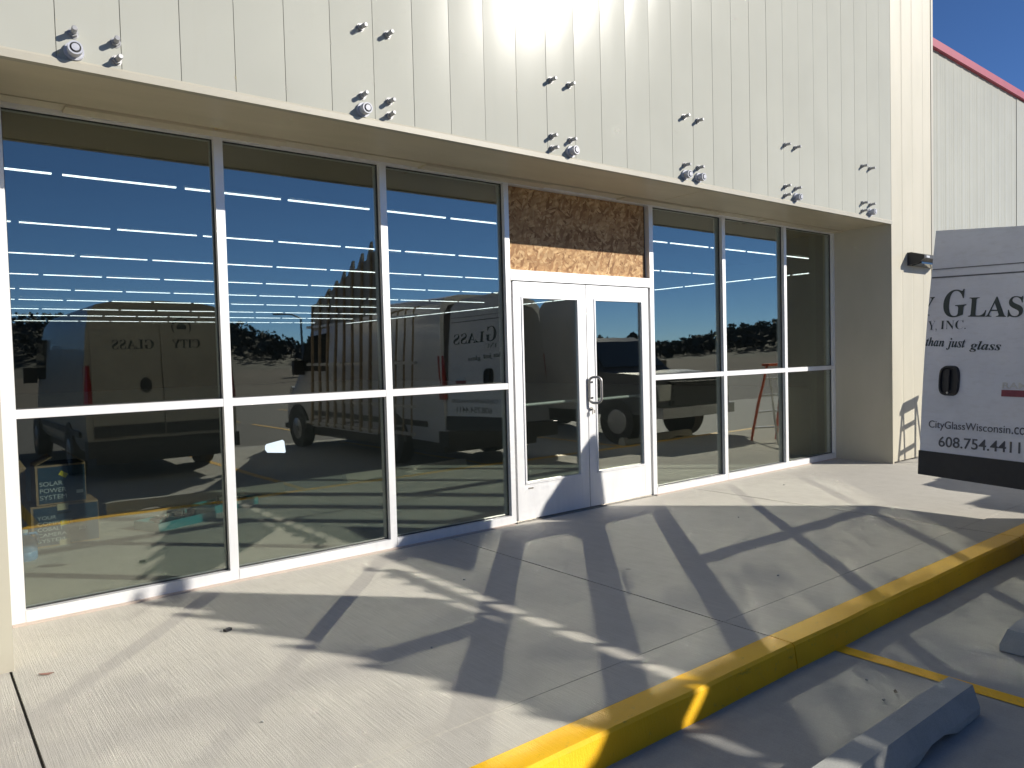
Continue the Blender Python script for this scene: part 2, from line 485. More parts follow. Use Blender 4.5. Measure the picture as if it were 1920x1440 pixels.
YF = -0.74
XR = 9.13      # right reveal / pier edge
XC = 10.33     # tower corner
XL = -0.13     # left pier corner
PITCH = 0.2985
def siding(bm, x0, x1, z0, z1, yf, phase, zn=10, bow=0.0018, groove=0.003, seed=1, nx=6):
    rr = random.Random(seed)
    k0 = math.floor((x0 - phase) / PITCH)
    xs = phase + PITCH * k0
    while xs < x1 - 1e-4:
        a0, a1 = max(xs, x0), min(xs + PITCH, x1)
        if a1 - a0 > 0.02:
            tilt = rr.uniform(-0.0008, 0.0008); bw = bow * rr.uniform(0.6, 1.4); ph = rr.uniform(0, 6.28)
            wob = [rr.uniform(-0.0004, 0.0004) for _ in range(zn + 1)]
            gw = 0.002
            prof = [(a0 + 0.0010, groove)] + [(a0 + gw + (a1 - a0 - 2 * gw) * i / nx, None) for i in range(nx + 1)] + [(a1 - 0.0010, groove)]
            grid = []
            for j in range(zn + 1):
                z = z0 + (z1 - z0) * j / zn
                row = []
                for (x, g) in prof:
                    t = (x - a0) / (a1 - a0) * 2 - 1
                    if g is None:
                        d = -bw * (1 - t * t) * 0.8 + tilt * t + wob[j] * (1 - t * t) * 1.2
                        y = yf + d
                    else: y = yf + g
                    row.append(bm.verts.new((x, y, z)))
                grid.append(row)
            for j in range(zn):
                for i in range(len(prof) - 1):
                    bm.faces.new((grid[j][i], grid[j][i + 1], grid[j + 1][i + 1], grid[j + 1][i]))
        xs += PITCH

PH = 0.177
bm = NB(); siding(bm, -4.0, XR, 3.028, 8.0, YF, PH, zn=22, seed=3)
bpart('fascia', bm, M_PANEL, smooth=40)
bm = NB(); siding(bm, XR + 0.002, XC - 0.06, 0.02, 8.0, YF, XR + 0.002, zn=20, seed=5, bow=0.0006, groove=0.0008)
bpart('pier', bm, M_REVEAL, smooth=40)
bm = NB(); box(bm, (XC - 0.058, YF - 0.006, 0.0), (XC, YF + 0.08, 8.0)); box(bm, (XC - 0.066, YF + 0.012, 0.0), (XC - 0.058, YF + 0.05, 8.0))
bpart('corner_trim', bm, M_TRIM, bevel=0.003)
bm = NB(); box(bm, (XR, YF + 0.006, 0.0), (XR + 0.05, 0.16, 2.996)); box(bm, (XR - 0.004, YF - 0.003, 0.0), (XR + 0.03, YF + 0.012, 3.0))
bpart('reveal_wall', bm, M_REVEAL, bevel=0.002)
bm = NB(); box(bm, (-4.0, -0.757, 0.0), (XL, 0.2, 2.99))
bpart('pier', bm, M_REVEAL, bevel=0.004)
# fascia drip trim
bm = NB()
prism(bm, [(YF - 0.014, 2.985), (YF - 0.016, 3.022), (YF - 0.002, 3.036), (YF + 0.03, 3.036), (YF + 0.03, 2.985)],
      lambda y, z: (-4.0, y, z), lambda y, z: (XR - 0.004, y, z))
bpart('fascia_trim', bm, M_TRIM)
bm = NB()
xs = -4.0
rr = random.Random(11)
for x1 in (-0.6, 2.44, 5.49, 8.54, XR):
    dz = rr.uniform(0, 0.004)
    box(bm, (xs + 0.001, YF + 0.03, 2.990 + dz), (x1 - 0.001, -0.13, 3.02 + dz)); xs = x1
bpart('soffit', bm, M_SOFFIT, bevel=0.002)
bm = NB()
for (x0, x1, dz) in ((-4, 0.3, 0.0), (0.302, 1.62, 0.006), (1.622, 2.74, 0.002), (2.742, 4.05, 0.007), (4.052, 5.0, 0.002), (5.002, 6.6, 0.007), (6.602, 7.4, 0.001), (7.402, XR, 0.006)):
    box(bm, (x0, -0.122, 2.988 - dz * 2.0), (x1, 0.02, 3.02))
bpart('soffit_edge_trim', bm, M_SOFFIT, bevel=0.0015)
# shell behind, so that the sun only enters through the glass
bm = NB()
box(bm, (-4.0, YF + 0.06, 3.05), (XR + 0.06, 0.3, 8.0))
box(bm, (XR + 0.06, YF + 0.06, 0.0), (XC - 0.002, 0.3, 8.0))
box(bm, (-4.2, -0.70, 0.0), (-4.0, 46.2, 5.2))
box(bm, (-4.0, 0.3, 4.9), (26.0, 46.0, 5.2))
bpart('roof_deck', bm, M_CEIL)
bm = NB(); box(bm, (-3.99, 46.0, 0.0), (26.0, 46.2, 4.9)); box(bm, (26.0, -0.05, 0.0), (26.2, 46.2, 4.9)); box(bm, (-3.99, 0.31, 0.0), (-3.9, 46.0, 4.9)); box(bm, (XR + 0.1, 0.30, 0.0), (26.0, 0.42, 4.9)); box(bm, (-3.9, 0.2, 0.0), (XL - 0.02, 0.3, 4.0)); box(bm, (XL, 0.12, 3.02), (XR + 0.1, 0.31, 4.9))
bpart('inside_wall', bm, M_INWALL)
bm = NB(); box(bm, (-4.0, 0.115, -0.1), (26.0, 46.0, 0.0)); bpart('shop_floor', bm, M_FLOOR)
# side wing with ribbed siding and red eave
bm = NB()
def wing_top(x): return 5.80 - 0.019 * (x - 11.44)
xw = XC - 0.3; cols_ = []
while xw < 24:
    for dx, dy in ((0.0, 0.0), (0.035, -0.005), (0.075, -0.005), (0.11, 0.0), (0.165, 0.0), (0.172, -0.0015), (0.186, -0.0015), (0.193, 0.0), (0.238, 0.0), (0.245, -0.0015), (0.259, -0.0015), (0.266, 0.0)):
        cols_.append((xw + dx, -0.30 + dy))
    xw += 0.2985
prev = None
for (x, y) in cols_:
    cur = [bm.verts.new((x, y, z)) for z in (0.0, 1.5, 3.0, 4.5, wing_top(x) + 0.03)]
    if prev:
        for q in range(4): bm.faces.new((prev[q], cur[q], cur[q + 1], prev[q + 1]))
    prev = cur
bpart('side_wing_wall', bm, M_PANEL)
bm = NB()
hexa(bm, [(XC - 0.3, -0.36, 5.80 + 0.02), (24, -0.36, wing_top(24)), (24, 1.0, wing_top(24)), (XC - 0.3, 1.0, 5.82),
          (XC - 0.3, -0.37, 5.925), (24, -0.37, wing_top(24) + 0.105), (24, 1.0, wing_top(24) + 0.3), (XC - 0.3, 1.0, 6.1)])
bpart('red_eave', bm, M_RED, bevel=0.006)
bm = NB(); box(bm, (14.76, -0.310, 0.0), (15.3, -0.24, 5.70)); bpart('downspout', bm, M_PANEL, bevel=0.002)

# ---- storefront frame
ZH, ZT, ZB, ZS = 2.9643, 1.2415, 1.1898, 0.0800
FD = 0.114
bm = NB()
MULL = [(-0.075, 0.0), (1.168, 1.2265), (2.397, 2.4541), (3.5997, 3.650), (5.470, 5.5283), (6.692, 6.7485), (7.932, 7.9877), (9.0872, 9.128)]
for (x0, x1) in MULL: box(bm, (x0, 0.0, 0.012), (x1, FD, 3.0))
BAYS = [(0, 1), (1, 2), (2, 3), (4, 5), (5, 6), (6, 7)]
for i, j in BAYS:
    x0, x1 = MULL[i][1], MULL[j][0]
    box(bm, (x0, 0.002, ZH), (x1, FD - 0.002, 2.998))
    box(bm, (x0, 0.002, ZB), (x1, FD - 0.002, ZT))
    box(bm, (x0, -0.003, 0.012), (x1, FD - 0.002, ZS))
    # glass beads
    for (za, zb) in ((ZS, ZB), (ZT, ZH)):
        pass
x0, x1 = MULL[3][1], MULL[4][0]
box(bm, (x0, 0.002, 2.965), (x1, FD - 0.002, 2.998))
box(bm, (x0, -0.004, 2.138), (x1, FD - 0.002, 2.228))
bpart('storefront_frame', bm, M_FRAME, bevel=0.0025)
bm = NB(); box(bm, (-0.07, -0.028, 0.0), (3.62, 0.09, 0.0118)); bpart('sill_mortar', bm, M_MORTAR, bevel=0.003)
bm = NB(); box(bm, (5.5, -0.02, 0.0), (9.12, 0.09, 0.0118)); bpart('sill_mortar', bm, M_MORTAR, bevel=0.003)

YG = 0.048
def pane(x0, x1, z0, z1, mat, parent, y=YG, off=BX):
    bm = NB()
    vs = box(bm, (x0, y, z0), (x1, y + 0.006, z1), 1)
    bm.faces.ensure_lookup_table()
    for f in bm.faces:
        if f.normal.y < -0.5 or all(abs(v.co.y - y) < 1e-6 for v in f.verts): f.material_index = 0
    return obj('glass_pane', bm, [mat, M_GLASS_B], parent, off=off)
for n_, (i, j) in enumerate(BAYS):
    x0, x1 = MULL[i][1], MULL[j][0]
    gm = M_GLASS if n_ < 3 else M_GLASS_W
    for (za, zb) in ((ZS, ZB), (ZT, ZH)):
        p = pane(x0 - 0.004, x1 + 0.004, za - 0.004, zb + 0.004, gm, store)
        g = 0.006; bmg = NB()
        for (a0, b0) in (((x0, za), (x0 + g, zb)), ((x1 - g, za), (x1, zb)), ((x0 + g, za), (x1 - g, za + g)), ((x0 + g, zb - g), (x1 - g, zb))):
            box(bmg, (a0[0], YG - 0.010, a0[1]), (b0[0], YG - 0.001, b0[1]))
        obj('glazing_gasket', bmg, M_GASKET, p, off=BX)

# strand board over the doors
bm = NB(); box(bm, (MULL[3][1] + 0.004, 0.052, 2.23), (MULL[4][0] - 0.022, 0.066, 2.963))
bpart('strand_board', bm, M_OSB, bevel=0.001)
bm = NB(); box(bm, (MULL[4][0] - 0.022, 0.060, 2.23), (MULL[4][0] - 0.001, 0.068, 2.963))
bpart('gap_shade_strip', bm, M_GASKET)  # solid black strip painting the shade of the gap beside the board

# ---- entrance doors
DZ0, DZ1 = 0.022, 2.128
def door(x0, x1, hinge_left, gx0, gx1):
    bm = NB()
    gz0, gz1 = 0.333, 2.000
    y0, y1 = 0.004, 0.048
    box(bm, (x0, y0, DZ0), (gx0, y1, DZ1)); box(bm, (gx1, y0, DZ0), (x1, y1, DZ1))
    box(bm, (gx0, y0 + 0.001, DZ0), (gx1, y1 - 0.001, gz0)); box(bm, (gx0, y0 + 0.001, gz1), (gx1, y1 - 0.001, DZ1))
    d = bpart('door', bm, M_FRAME, bevel=0.0025)
    bm = NB()
    s = 0.016
    for (xa, za, xb, zb) in ((gx0, gz0, gx0 + s, gz1), (gx1 - s, gz0, gx1, gz1), (gx0 + s, gz0, gx1 - s, gz0 + s), (gx0 + s, gz1 - s, gx1 - s, gz1)):
        box(bm, (xa, -0.003, za), (xb, y0 + 0.026, zb))
    obj('glass_stop', bm, M_FRAME, d, off=BX, bevel=0.002)
    pane(gx0 + s - 0.003, gx1 - s + 0.003, gz0 + s - 0.003, gz1 - s + 0.003, M_GLASS, d, y=0.022)
    return d
dl = door(3.678, 4.556, True, 3.783 - 0.016, 4.443 + 0.016)
dr = door(4.566, 5.438, False, 4.680 - 0.016, 5.332 + 0.016)
for d, xa, xb in ((dl, 3.80, 4.50), (dr, 4.72, 5.36)):
    bm = NB(); cyl(bm, (xa, 0.115, 1.03), (xb, 0.115, 1.038), 0.014, n=12)
    for x in (xa, xb): cyl(bm, (x, 0.05, 1.034), (x, 0.125, 1.034), 0.018, n=10)
    obj('push_bar', bm, M_BAR, d, off=BX, smooth=40)
# pull handle loop on the right leaf
def loop_pts(c, ux, uz, w, h, r, n=6):
    out = []
    for (sx, sz, a0) in ((1, 1, 0), (-1, 1, 90), (-1, -1, 180), (1, -1, 270)):
        for k in range(n + 1):
            t = R(a0 + 90 * k / n)
            out.append(Vector(c) + ux * (sx * (w / 2 - r) + r * math.cos(t)) + uz * (sz * (h / 2 - r) + r * math.sin(t)))
    return out
bm = NB()
ux = Vector((0.70, -0.71, 0)).normalized()
tube(bm, loop_pts((4.605, -0.052, 1.135), ux, Vector((0, 0, 1)), 0.115, 0.245, 0.045), 0.0125, n=12, closed=True)
for z in (1.06, 1.21): cyl(bm, (4.600, 0.006, z), (4.585, -0.03, z), 0.011, n=10)
obj('pull_handle', bm, M_BRONZE, dr, off=BX, smooth=50)
bm = NB()
cyl(bm, (4.592, 0.006, 0.955), (4.592, -0.010, 0.955), 0.017, n=16)
box(bm, (4.5885, -0.030, 0.940), (4.5955, -0.010, 0.960)); box(bm, (4.575, -0.034, 0.905), (4.590, -0.030, 0.945)); box(bm, (4.600, -0.036, 0.915), (4.612, -0.032, 0.945))
obj('lock_and_keys', bm, M_BRONZE, dr, off=BX)
bm = NB(); box(bm, (3.655, -0.01, 0.0), (5.465, 0.11, 0.010)); box(bm, (3.655, 0.02, 0.010), (5.465, 0.09, 0.018)); bpart('threshold', bm, M_BRONZE, bevel=0.003)
bm = NB(); box(bm, (3.651, 0.06, 0.012), (3.677, 0.11, 2.137)); bpart('hinge_gap_shade', bm, M_GASKET)  # black strips at the back of both door gaps stand in for shade
bm = NB(); box(bm, (5.4395, 0.06, 0.012), (5.469, 0.11, 2.137)); bpart('hinge_gap_shade', bm, M_GASKET)
# small maker's tag on the left leaf
bm = NB(); box(bm, (3.80, 0.001, 0.288), (3.855, 0.0045, 0.303)); obj('door_tag', bm, M_BRONZE, dl, off=BX)

# ---- sign anchor bolts
def bolt_mesh(L, r):
    bm = NB()
    cyl(bm, (0, 0, 0), (0, -L, 0), r * 0.92, n=14)
    cyl(bm, (0, 0.002, 0), (0, -0.004, 0), r * 1.75, n=18)
    cyl(bm, (0, -0.004, 0), (0, -L * 0.34, 0), r * 1.45, n=6)
    cyl(bm, (0, -L, 0), (0, -L - 0.004, 0), r * 0.92, r * 0.72, n=14)
    bmesh.ops.recalc_face_normals(bm, faces=bm.faces)
    me = bpy.data.meshes.new('anchor_bolt'); bm.to_mesh(me); bm.free()
    me.materials.append(M_BOLT)
    return me
def stub_mesh():
    bm = NB()
    cyl(bm, (0, 0.002, 0), (0, -0.018, 0), 0.047, 0.045, n=24)
    cyl(bm, (0, -0.018, 0), (0, -0.055, 0), 0.033, n=24)
    cyl(bm, (0, -0.040, 0), (0, -0.072, 0), 0.036, 0.034, n=24)
    cyl(bm, (0, -0.072, 0), (0, -0.0725, 0), 0.026, n=20, mi=1)
    cyl(bm, (0, -0.0725, 0), (0, -0.078, 0), 0.018, n=20)
    bmesh.ops.recalc_face_normals(bm, faces=bm.faces)
    me = bpy.data.meshes.new('conduit_stub'); bm.to_mesh(me); bm.free()
    me.materials.append(M_PVC); me.materials.append(M_HOLE)
    try: me.shade_smooth(); me.set_sharp_from_angle(angle=R(40))
    except Exception: pass
    return me
ME_BOLT, ME_STUB = bolt_mesh(0.070, 0.015), stub_mesh()
def fix(me, name, x, z, rz=0.0):
    o = bpy.data.objects.new(name, me); C.objects.link(o); o.parent = store
    o.location = (x - BX[0], YF, z); o.rotation_euler = (rnd.uniform(-.08, .08), rnd.uniform(0, 1.0), rnd.uniform(-.08, .08))
XB = (0.255, 1.878, 3.500, 5.112, 6.756, 8.385)
for k, x in enumerate(XB):
    xr = x + 0.195
    fix(ME_BOLT, 'anchor_bolt', x, 3.597); fix(ME_BOLT, 'anchor_bolt', xr, 3.597)
    fix(ME_BOLT, 'anchor_bolt', x, 3.168); fix(ME_BOLT, 'anchor_bolt', xr, 3.168)
    big = {0: 'l', 1: 'l', 2: 'r', 3: 'lr', 4: 'r', 5: 'r'}[k]
    fix(ME_STUB if 'l' in big else ME_BOLT, 'conduit_stub' if 'l' in big else 'anchor_bolt', x, 3.076)
    fix(ME_STUB if 'r' in big else ME_BOLT, 'conduit_stub' if 'r' in big else 'anchor_bolt', xr, 3.076)

# ------------------------------------------------------------------ ceiling lights
bm = NB()
box(bm, (-0.70, -0.045, 0.0), (0.70, 0.045, 0.055), 0)
me = bpy.data.meshes.new('strip_light')
bmesh.ops.delete(bm, geom=bm.verts, context='VERTS')
box(bm, (-0.71, -0.022, 0.012), (0.71, 0.022, 0.06), 0)
box(bm, (-0.705, -0.015, -0.008), (0.705, 0.015, 0.0115), 1)
bmesh.ops.recalc_face_normals(bm, faces=bm.faces)
bm.to_mesh(me); bm.free(); me.materials.append(M_INWALL); me.materials.append(M_TUBE)
ORD = ('first', 'second', 'third', 'fourth', 'fifth', 'sixth', 'seventh', 'eighth', 'ninth')
def strip(x, y, rz, label, group):
    o = bpy.data.objects.new('strip_light', me); C.objects.link(o)
    o.location = (x, y, 4.0); o.rotation_euler = (0, 0, rz)
    setp(o, label, 'ceiling light', group)
for k, (y, ph) in enumerate(((6.32, 1.935), (10.39, 1.855), (14.53, 1.905), (18.85, 1.71), (23.3, 1.6), (27.7, 2.0), (32.7, 1.8), (37.4, 2.0), (42.3, 1.7))):
    x = ph - 1.535 * (1 if k < 2 else 0)
    while x < 20.6:
        strip(x, y, 0, 'thin white strip light in the %s ceiling row counted from the glass' % ORD[k], '%s ceiling light row' % ORD[k])
        x += 1.535
y = 6.9
while y < 43:
    strip(23.4, y, R(90), 'thin white strip light in the ceiling row running away along the right wall', 'ceiling light row along the right wall'); y += 1.535

# ------------------------------------------------------------------ text helper
DG = None
def text_verts(s, size, extrude=0.0008, offset=0.0):
    c = bpy.data.curves.new('t', 'FONT'); c.body = s; c.size = size; c.extrude = extrude; c.offset = offset
    o = bpy.data.objects.new('t', c); C.objects.link(o)
    dg = bpy.context.evaluated_depsgraph_get(); dg.update()
    me = bpy.data.meshes.new_from_object(o.evaluated_get(dg))
    vs = [v.co.copy() for v in me.vertices]; fs = [tuple(p.vertices) for p in me.polygons]
    bpy.data.objects.remove(o); bpy.data.curves.remove(c); bpy.data.meshes.remove(me)
    return vs, fs
def add_text(bm, s, width, fn, height=None, mi=0, size=1.0, offset=0.0, clip=None):
    """fits the string to a width (and height); fn maps (u, v, w) to 3-D"""
    vs, fs = text_verts(s, size, offset=offset)
    if not vs: return
    x0 = min(v.x for v in vs); x1 = max(v.x for v in vs); y0 = min(v.y for v in vs); y1 = max(v.y for v in vs)
    kx = width / (x1 - x0); ky = kx if height is None else height / (y1 - y0)
    if clip is not None:
        b2 = bmesh.new()
        q = [b2.verts.new(((v.x - x0) * kx, (v.y - y0) * ky, v.z)) for v in vs]
        for f in fs:
            try: b2.faces.new([q[i] for i in f])
            except ValueError: pass
        bmesh.ops.bisect_plane(b2, geom=b2.verts[:] + b2.edges[:] + b2.faces[:], plane_co=(clip, 0, 0), plane_no=(1, 0, 0), clear_inner=True)
        b2.verts.index_update()
        vs = [v.co.copy() for v in b2.verts]; fs = [tuple(v.index for v in f.verts) for f in b2.faces]
        b2.free(); x0 = y0 = 0.0; kx = ky = 1.0
    nv = [bm.verts.new(fn((v.x - x0) * kx, (v.y - y0) * ky, v.z)) for v in vs]
    for f in fs:
        try: bm.faces.new([nv[i] for i in f]).material_index = mi
        except ValueError: pass
def bold(s): return ''.join(chr(0x1D400 + ord(c) - 65) if c.isupper() else chr(0x1D41A + ord(c) - 97) if c.islower() else c for c in s)
def bolditalic(s): return ''.join(chr(0x1D482 + ord(c) - 97) if c.islower() else c for c in s)

# ------------------------------------------------------------------ things inside the shop
def carton(name, label, x0, x1, y0, y1, z0, z1, lines, ts, note, logo, openflaps):
    t = thing(name, label, 'carton', ((x0 + x1) / 2, (y0 + y1) / 2, z0))
    off = t.location
    bm = NB(); box(bm, (x0, y0, z0), (x1, y1, z1)); obj('box_body', bm, M_CARD, t, off=off, bevel=0.004)
    bm = NB(); e = 0.018; box(bm, (x0 + e, y0 - 0.0022, z0 + e * 0.7), (x1 - 0.004, y0 - 0.0002, z1 - e * 0.8)); obj('printed_front', bm, M_NAVY, t, off=off)
    bm = NB()
    zt = z0 + (z1 - z0) * ts[0]
    for i, (s, w) in enumerate(lines):
        add_text(bm, s, w, lambda u, v, q, i=i: (x0 + ts[1] + u, y0 - 0.0032 + q, zt - i * ts[2] + v), height=ts[3])
    obj('lettering', bm, M_PALE, t, off=off)
    bm = NB()
    (nx, nz, ns, ang) = note
    ca, sa = math.cos(ang), math.sin(ang)
    pts = [(nx + ca * u - sa * v, nz + sa * u + ca * v) for (u, v) in ((-ns, -ns * .65), (ns, -ns * .65), (ns, ns * .65), (-ns, ns * .65))]
    prism(bm, pts, lambda x, z: (x, y0 - 0.0036, z), lambda x, z: (x, y0 - 0.0024, z)); obj('yellow_note', bm, M_NOTE, t, off=off)
    bm = NB(); lx, lz = logo
    box(bm, (lx, y0 - 0.0036, lz), (lx + 0.05, y0 - 0.0024, lz + 0.028)); obj('logo_patch', bm, M_PALE, t, off=off, bevel=0.001)
    return t, off
t, off = carton('camera_box', 'navy printed carton lettered camera system, lying under the solar carton', 0.262, 0.752, 2.10, 2.48, 0.0, 0.342,
    [('YOUR', .135), ('COMPLETE', .255), ('COBALT', .185), ('CAMERA', .205), ('SYSTEM', .19)], (0.665, 0.042, 0.047, 0.029), (0.50, 0.185, 0.032, 0.05), (0.60, 0.11), False)
bm = NB(); box(bm, (0.45, 2.0966, 0.292), (0.53, 2.0976, 0.343)); box(bm, (0.45, 2.10, 0.3425), (0.53, 2.2, 0.3445)); box(bm, (0.455, 2.0966, 0.0), (0.535, 2.0976, 0.048)); obj('packing_tape', bm, M_TAPE, t, off=off)
bm = NB(); box(bm, (0.445, 2.0962, 0.262), (0.555, 2.0972, 0.280)); obj('hand_hole_shade', bm, M_HOLE, t, off=off)  # dark slab on the solid front, painting the shade of a hand hole
t, off = carton('solar_box', 'navy printed carton lettered solar power system, open flaps, topmost of its stack', 0.306, 0.668, 2.105, 2.42, 0.346, 0.672,
    [('SOLAR', .165), ('POWER', .19), ('SYSTEM', .19)], (0.48, 0.026, 0.056, 0.036), (0.505, 0.59, 0.030, -0.6), (0.595, 0.42), True)
bm = NB()
for (a, b, c_, d_) in (((0.306, 2.11, 0.672), (0.306, 2.42, 0.672), (0.43, 2.41, 0.74), (0.43, 2.12, 0.735)), ((0.668, 2.11, 0.672), (0.668, 2.42, 0.672), (0.535, 2.41, 0.77), (0.535, 2.12, 0.775))):
    hexa(bm, [a, b, c_, d_] + [(p[0], p[1], p[2] + 0.004) for p in (a, b, c_, d_)])
obj('box_flap', bm, M_CARD, t, off=off)
bm = NB(); box(bm, (0.32, 2.13, 0.6725), (0.65, 2.41, 0.678)); obj('opening_shade', bm, M_HOLE, t, off=off)  # dark sheet on the closed top paints the shade inside the carton
t = thing('tall_carton', 'plain tall brown cardboard carton beside the left window jamb', 'carton', (0.15, 2.65, 0))
bm = NB(); box(bm, (-0.15, -0.05, 0), (0.138, 0.2, 0.605)); obj('box_body', bm, M_CARD, t, bevel=0.004)
bm = NB(); hexa(bm, [(-0.15, -0.05, 0.606), (0.147, -0.05, 0.606), (0.10, -0.02, 0.69), (-0.15, -0.02, 0.69), (-0.15, -0.046, 0.608), (0.147, -0.046, 0.608), (0.10, -0.016, 0.692), (-0.15, -0.016, 0.692)]); obj('box_flap', bm, M_CARD, t)
t = thing('water_jug', 'blue plastic jug on the floor in front of the cartons', 'jug', (0.175, 1.74, 0))
bm = NB()
prof = [(0.0, 0.0), (0.075, 0.0), (0.085, 0.015), (0.085, 0.06), (0.080, 0.068), (0.085, 0.076), (0.085, 0.13), (0.07, 0.165), (0.035, 0.19), (0.024, 0.20), (0.024, 0.215), (0.0, 0.215)]
rings = []
for (r, z) in prof: rings.append([bm.verts.new((r * math.cos(2 * math.pi * k / 24), r * math.sin(2 * math.pi * k / 24), z)) for k in range(24)] if r > 0 else [bm.verts.new((0, 0, z))])
for A, B in zip(rings[:-1], rings[1:]):
    for k in range(24):
        k2 = (k + 1) % 24
        if len(A) == 1: bm.faces.new((A[0], B[k2], B[k]))
        elif len(B) == 1: bm.faces.new((A[k], A[k2], B[0]))
        else: bm.faces.new((A[k], A[k2], B[k2], B[k]))
obj('jug_body', bm, M_BLUEJ, t, smooth=50)
bm = NB(); cyl(bm, (0, 0, 0.214), (0, 0, 0.235), 0.027, n=20); obj('jug_cap', bm, M_PALE, t)
bm = NB(); tube(bm, [(0.03, 0, 0.2), (0.075, 0, 0.2), (0.095, 0, 0.17), (0.084, 0, 0.12)], 0.011, n=8); obj('jug_handle', bm, M_BLUEJ, t, smooth=60)

def tool_tray(label, loc, rz, L, W, seed):
    t = thing('tool_tray', label, 'tool tray', loc, rz)
    bm = NB(); h = 0.075; w = 0.012
    box(bm, (-L / 2, -W / 2, 0), (L / 2, W / 2, 0.01))
    for (a0, b0) in (((-L / 2, -W / 2), (L / 2, -W / 2 + w)), ((-L / 2, W / 2 - w), (L / 2, W / 2)), ((-L / 2, -W / 2 + w), (-L / 2 + w, W / 2 - w)), ((L / 2 - w, -W / 2 + w), (L / 2, W / 2 - w))):
        box(bm, (a0[0], a0[1], 0.01), (b0[0], b0[1], h))
    box(bm, (-0.006, -W / 2 + w, 0.01), (0.006, W / 2 - w, h * 0.8))
    obj('tray_body', bm, M_TEAL, t, bevel=0.004)
    rr = random.Random(seed)
    for k in range(9):
        bm = NB(); x = rr.uniform(-L / 2 + .08, L / 2 - .08); y = rr.uniform(-W / 2 + .07, W / 2 - .07); r = rr.uniform(0.022, 0.042)
        if k % 2: cyl(bm, (x, y, 0.012), (x, y, 0.055 + r), r, r * 0.9, n=18)
        else: tube(bm, [(x + math.cos(a_) * r, y + math.sin(a_) * r, 0.085) for a_ in [i * math.pi / 8 for i in range(16)]], 0.009, n=8, closed=True)
        obj('suction_cup' if k % 2 else 'cord_loop', bm, M_BLACKP if k % 3 else M_STEEL, t, smooth=40)
    bm = NB(); tube(bm, [(-0.09, 0, h), (-0.09, 0, h + 0.05), (0.09, 0, h + 0.05), (0.09, 0, h)], 0.010, n=8); obj('tray_handle', bm, M_BLACKP, t, smooth=50)
tool_tray('teal tool tray full of black and steel parts on the shop floor', (1.42, 2.28, 0), R(23), 0.62, 0.34, 5)
tool_tray('second teal tool tray behind the first, part hidden by the window mullion', (2.02, 2.74, 0), R(23), 0.55, 0.34, 9)
# sticker on the lower glass
bm = NB()
poly = [(1.452, 0.868), (1.468, 0.846), (1.594, 0.832), (1.600, 0.838), (1.592, 0.915), (1.580, 0.926), (1.464, 0.906), (1.453, 0.895)]
prism(bm, poly, lambda x, z: (x, YG - 0.0022, z), lambda x, z: (x, YG - 0.0012, z), 0)
for (x, z, r) in ((1.512, 0.905, .006), (1.530, 0.899, .007), (1.512, 0.888, .006), (1.524, 0.878, .008), (1.499, 0.893, .005), (1.538, 0.886, .005)):
    cyl(bm, (x, YG - 0.0022, z), (x, YG - 0.0030, z), r, n=6, mi=1)
s = obj('glass_sticker', bm, [M_STICK, M_INKG], off=(1.52, YG, 0.88)); s.location = (1.52, YG, 0.88)
setp(s, 'small pale blue sticker stuck on the lower window glass', 'sticker')

# ------------------------------------------------------------------ wall lamp
t = thing('wall_lamp', 'black box shaped wall lamp on the cream pier', 'lamp', (9.90, YF, 2.50))
bm = NB()
prism(bm, [(0.0, 0.0), (-0.13, 0.02), (-0.21, 0.075), (-0.21, 0.115), (-0.05, 0.165), (0.0, 0.165)], lambda y, z: (-0.34, y, z), lambda y, z: (0.36, y, z))
obj('housing', bm, M_BLACKP, t, bevel=0.008, seg=2)
bm = NB(); hexa(bm, [(-0.30, -0.04, -0.006), (0.32, -0.04, -0.006), (0.32, -0.16, 0.012), (-0.30, -0.16, 0.012), (-0.30, -0.04, 0.016), (0.32, -0.04, 0.016), (0.32, -0.16, 0.036), (-0.30, -0.16, 0.036)])
obj('lens', bm, M_AUTOGLASS, t)
bm = NB(); box(bm, (-0.29, -0.2145, 0.082), (-0.20, -0.2085, 0.108)); obj('label_plate', bm, M_LENS, t, bevel=0.002)

# ------------------------------------------------------------------ wheel stops
def wheel_stop(label, loc, L, chip):
    bm = NB()
    prof = [(-0.085, 0.0), (-0.085, 0.035), (-0.055, 0.125), (0.045, 0.13), (0.085, 0.035), (0.085, 0.0)]
    n = 16
    rings = []
    for i in range(n + 1):
        x = -L / 2 + L * i / n
        e = 1.0 if 0 < i < n else 0.96
        base = 0.035 if any(abs(x - q) < 0.14 for q in (-L * 0.28, L * 0.28)) else 0.0
        rings.append([bm.verts.new((x, y * e, max(z * e, base if z == 0 else z * e))) for (y, z) in prof])
    for A, B in zip(rings[:-1], rings[1:]):
        for k in range(len(prof)):
            k2 = (k + 1) % len(prof)
            bm.faces.new((A[k], A[k2], B[k2], B[k]))
    bm.faces.new(rings[0][::-1]); bm.faces.new(rings[-1])
    o = obj('wheel_stop', bm, M_STOP, bevel=0.008, seg=2)
    o.location = loc
    setp(o, label, 'wheel stop', 'concrete wheel stops at the kerb')
wheel_stop('grey concrete wheel stop nearest the camera, left of the yellow stall line', (2.10, -3.80, LZ), 1.95, 1)
wheel_stop('grey concrete wheel stop right of the yellow stall line, under the van', (4.85, -3.76, LZ), 1.90, 2)
wheel_stop('grey concrete wheel stop in front of the pickup', (10.1, -3.85, LZ), 1.90, 3)

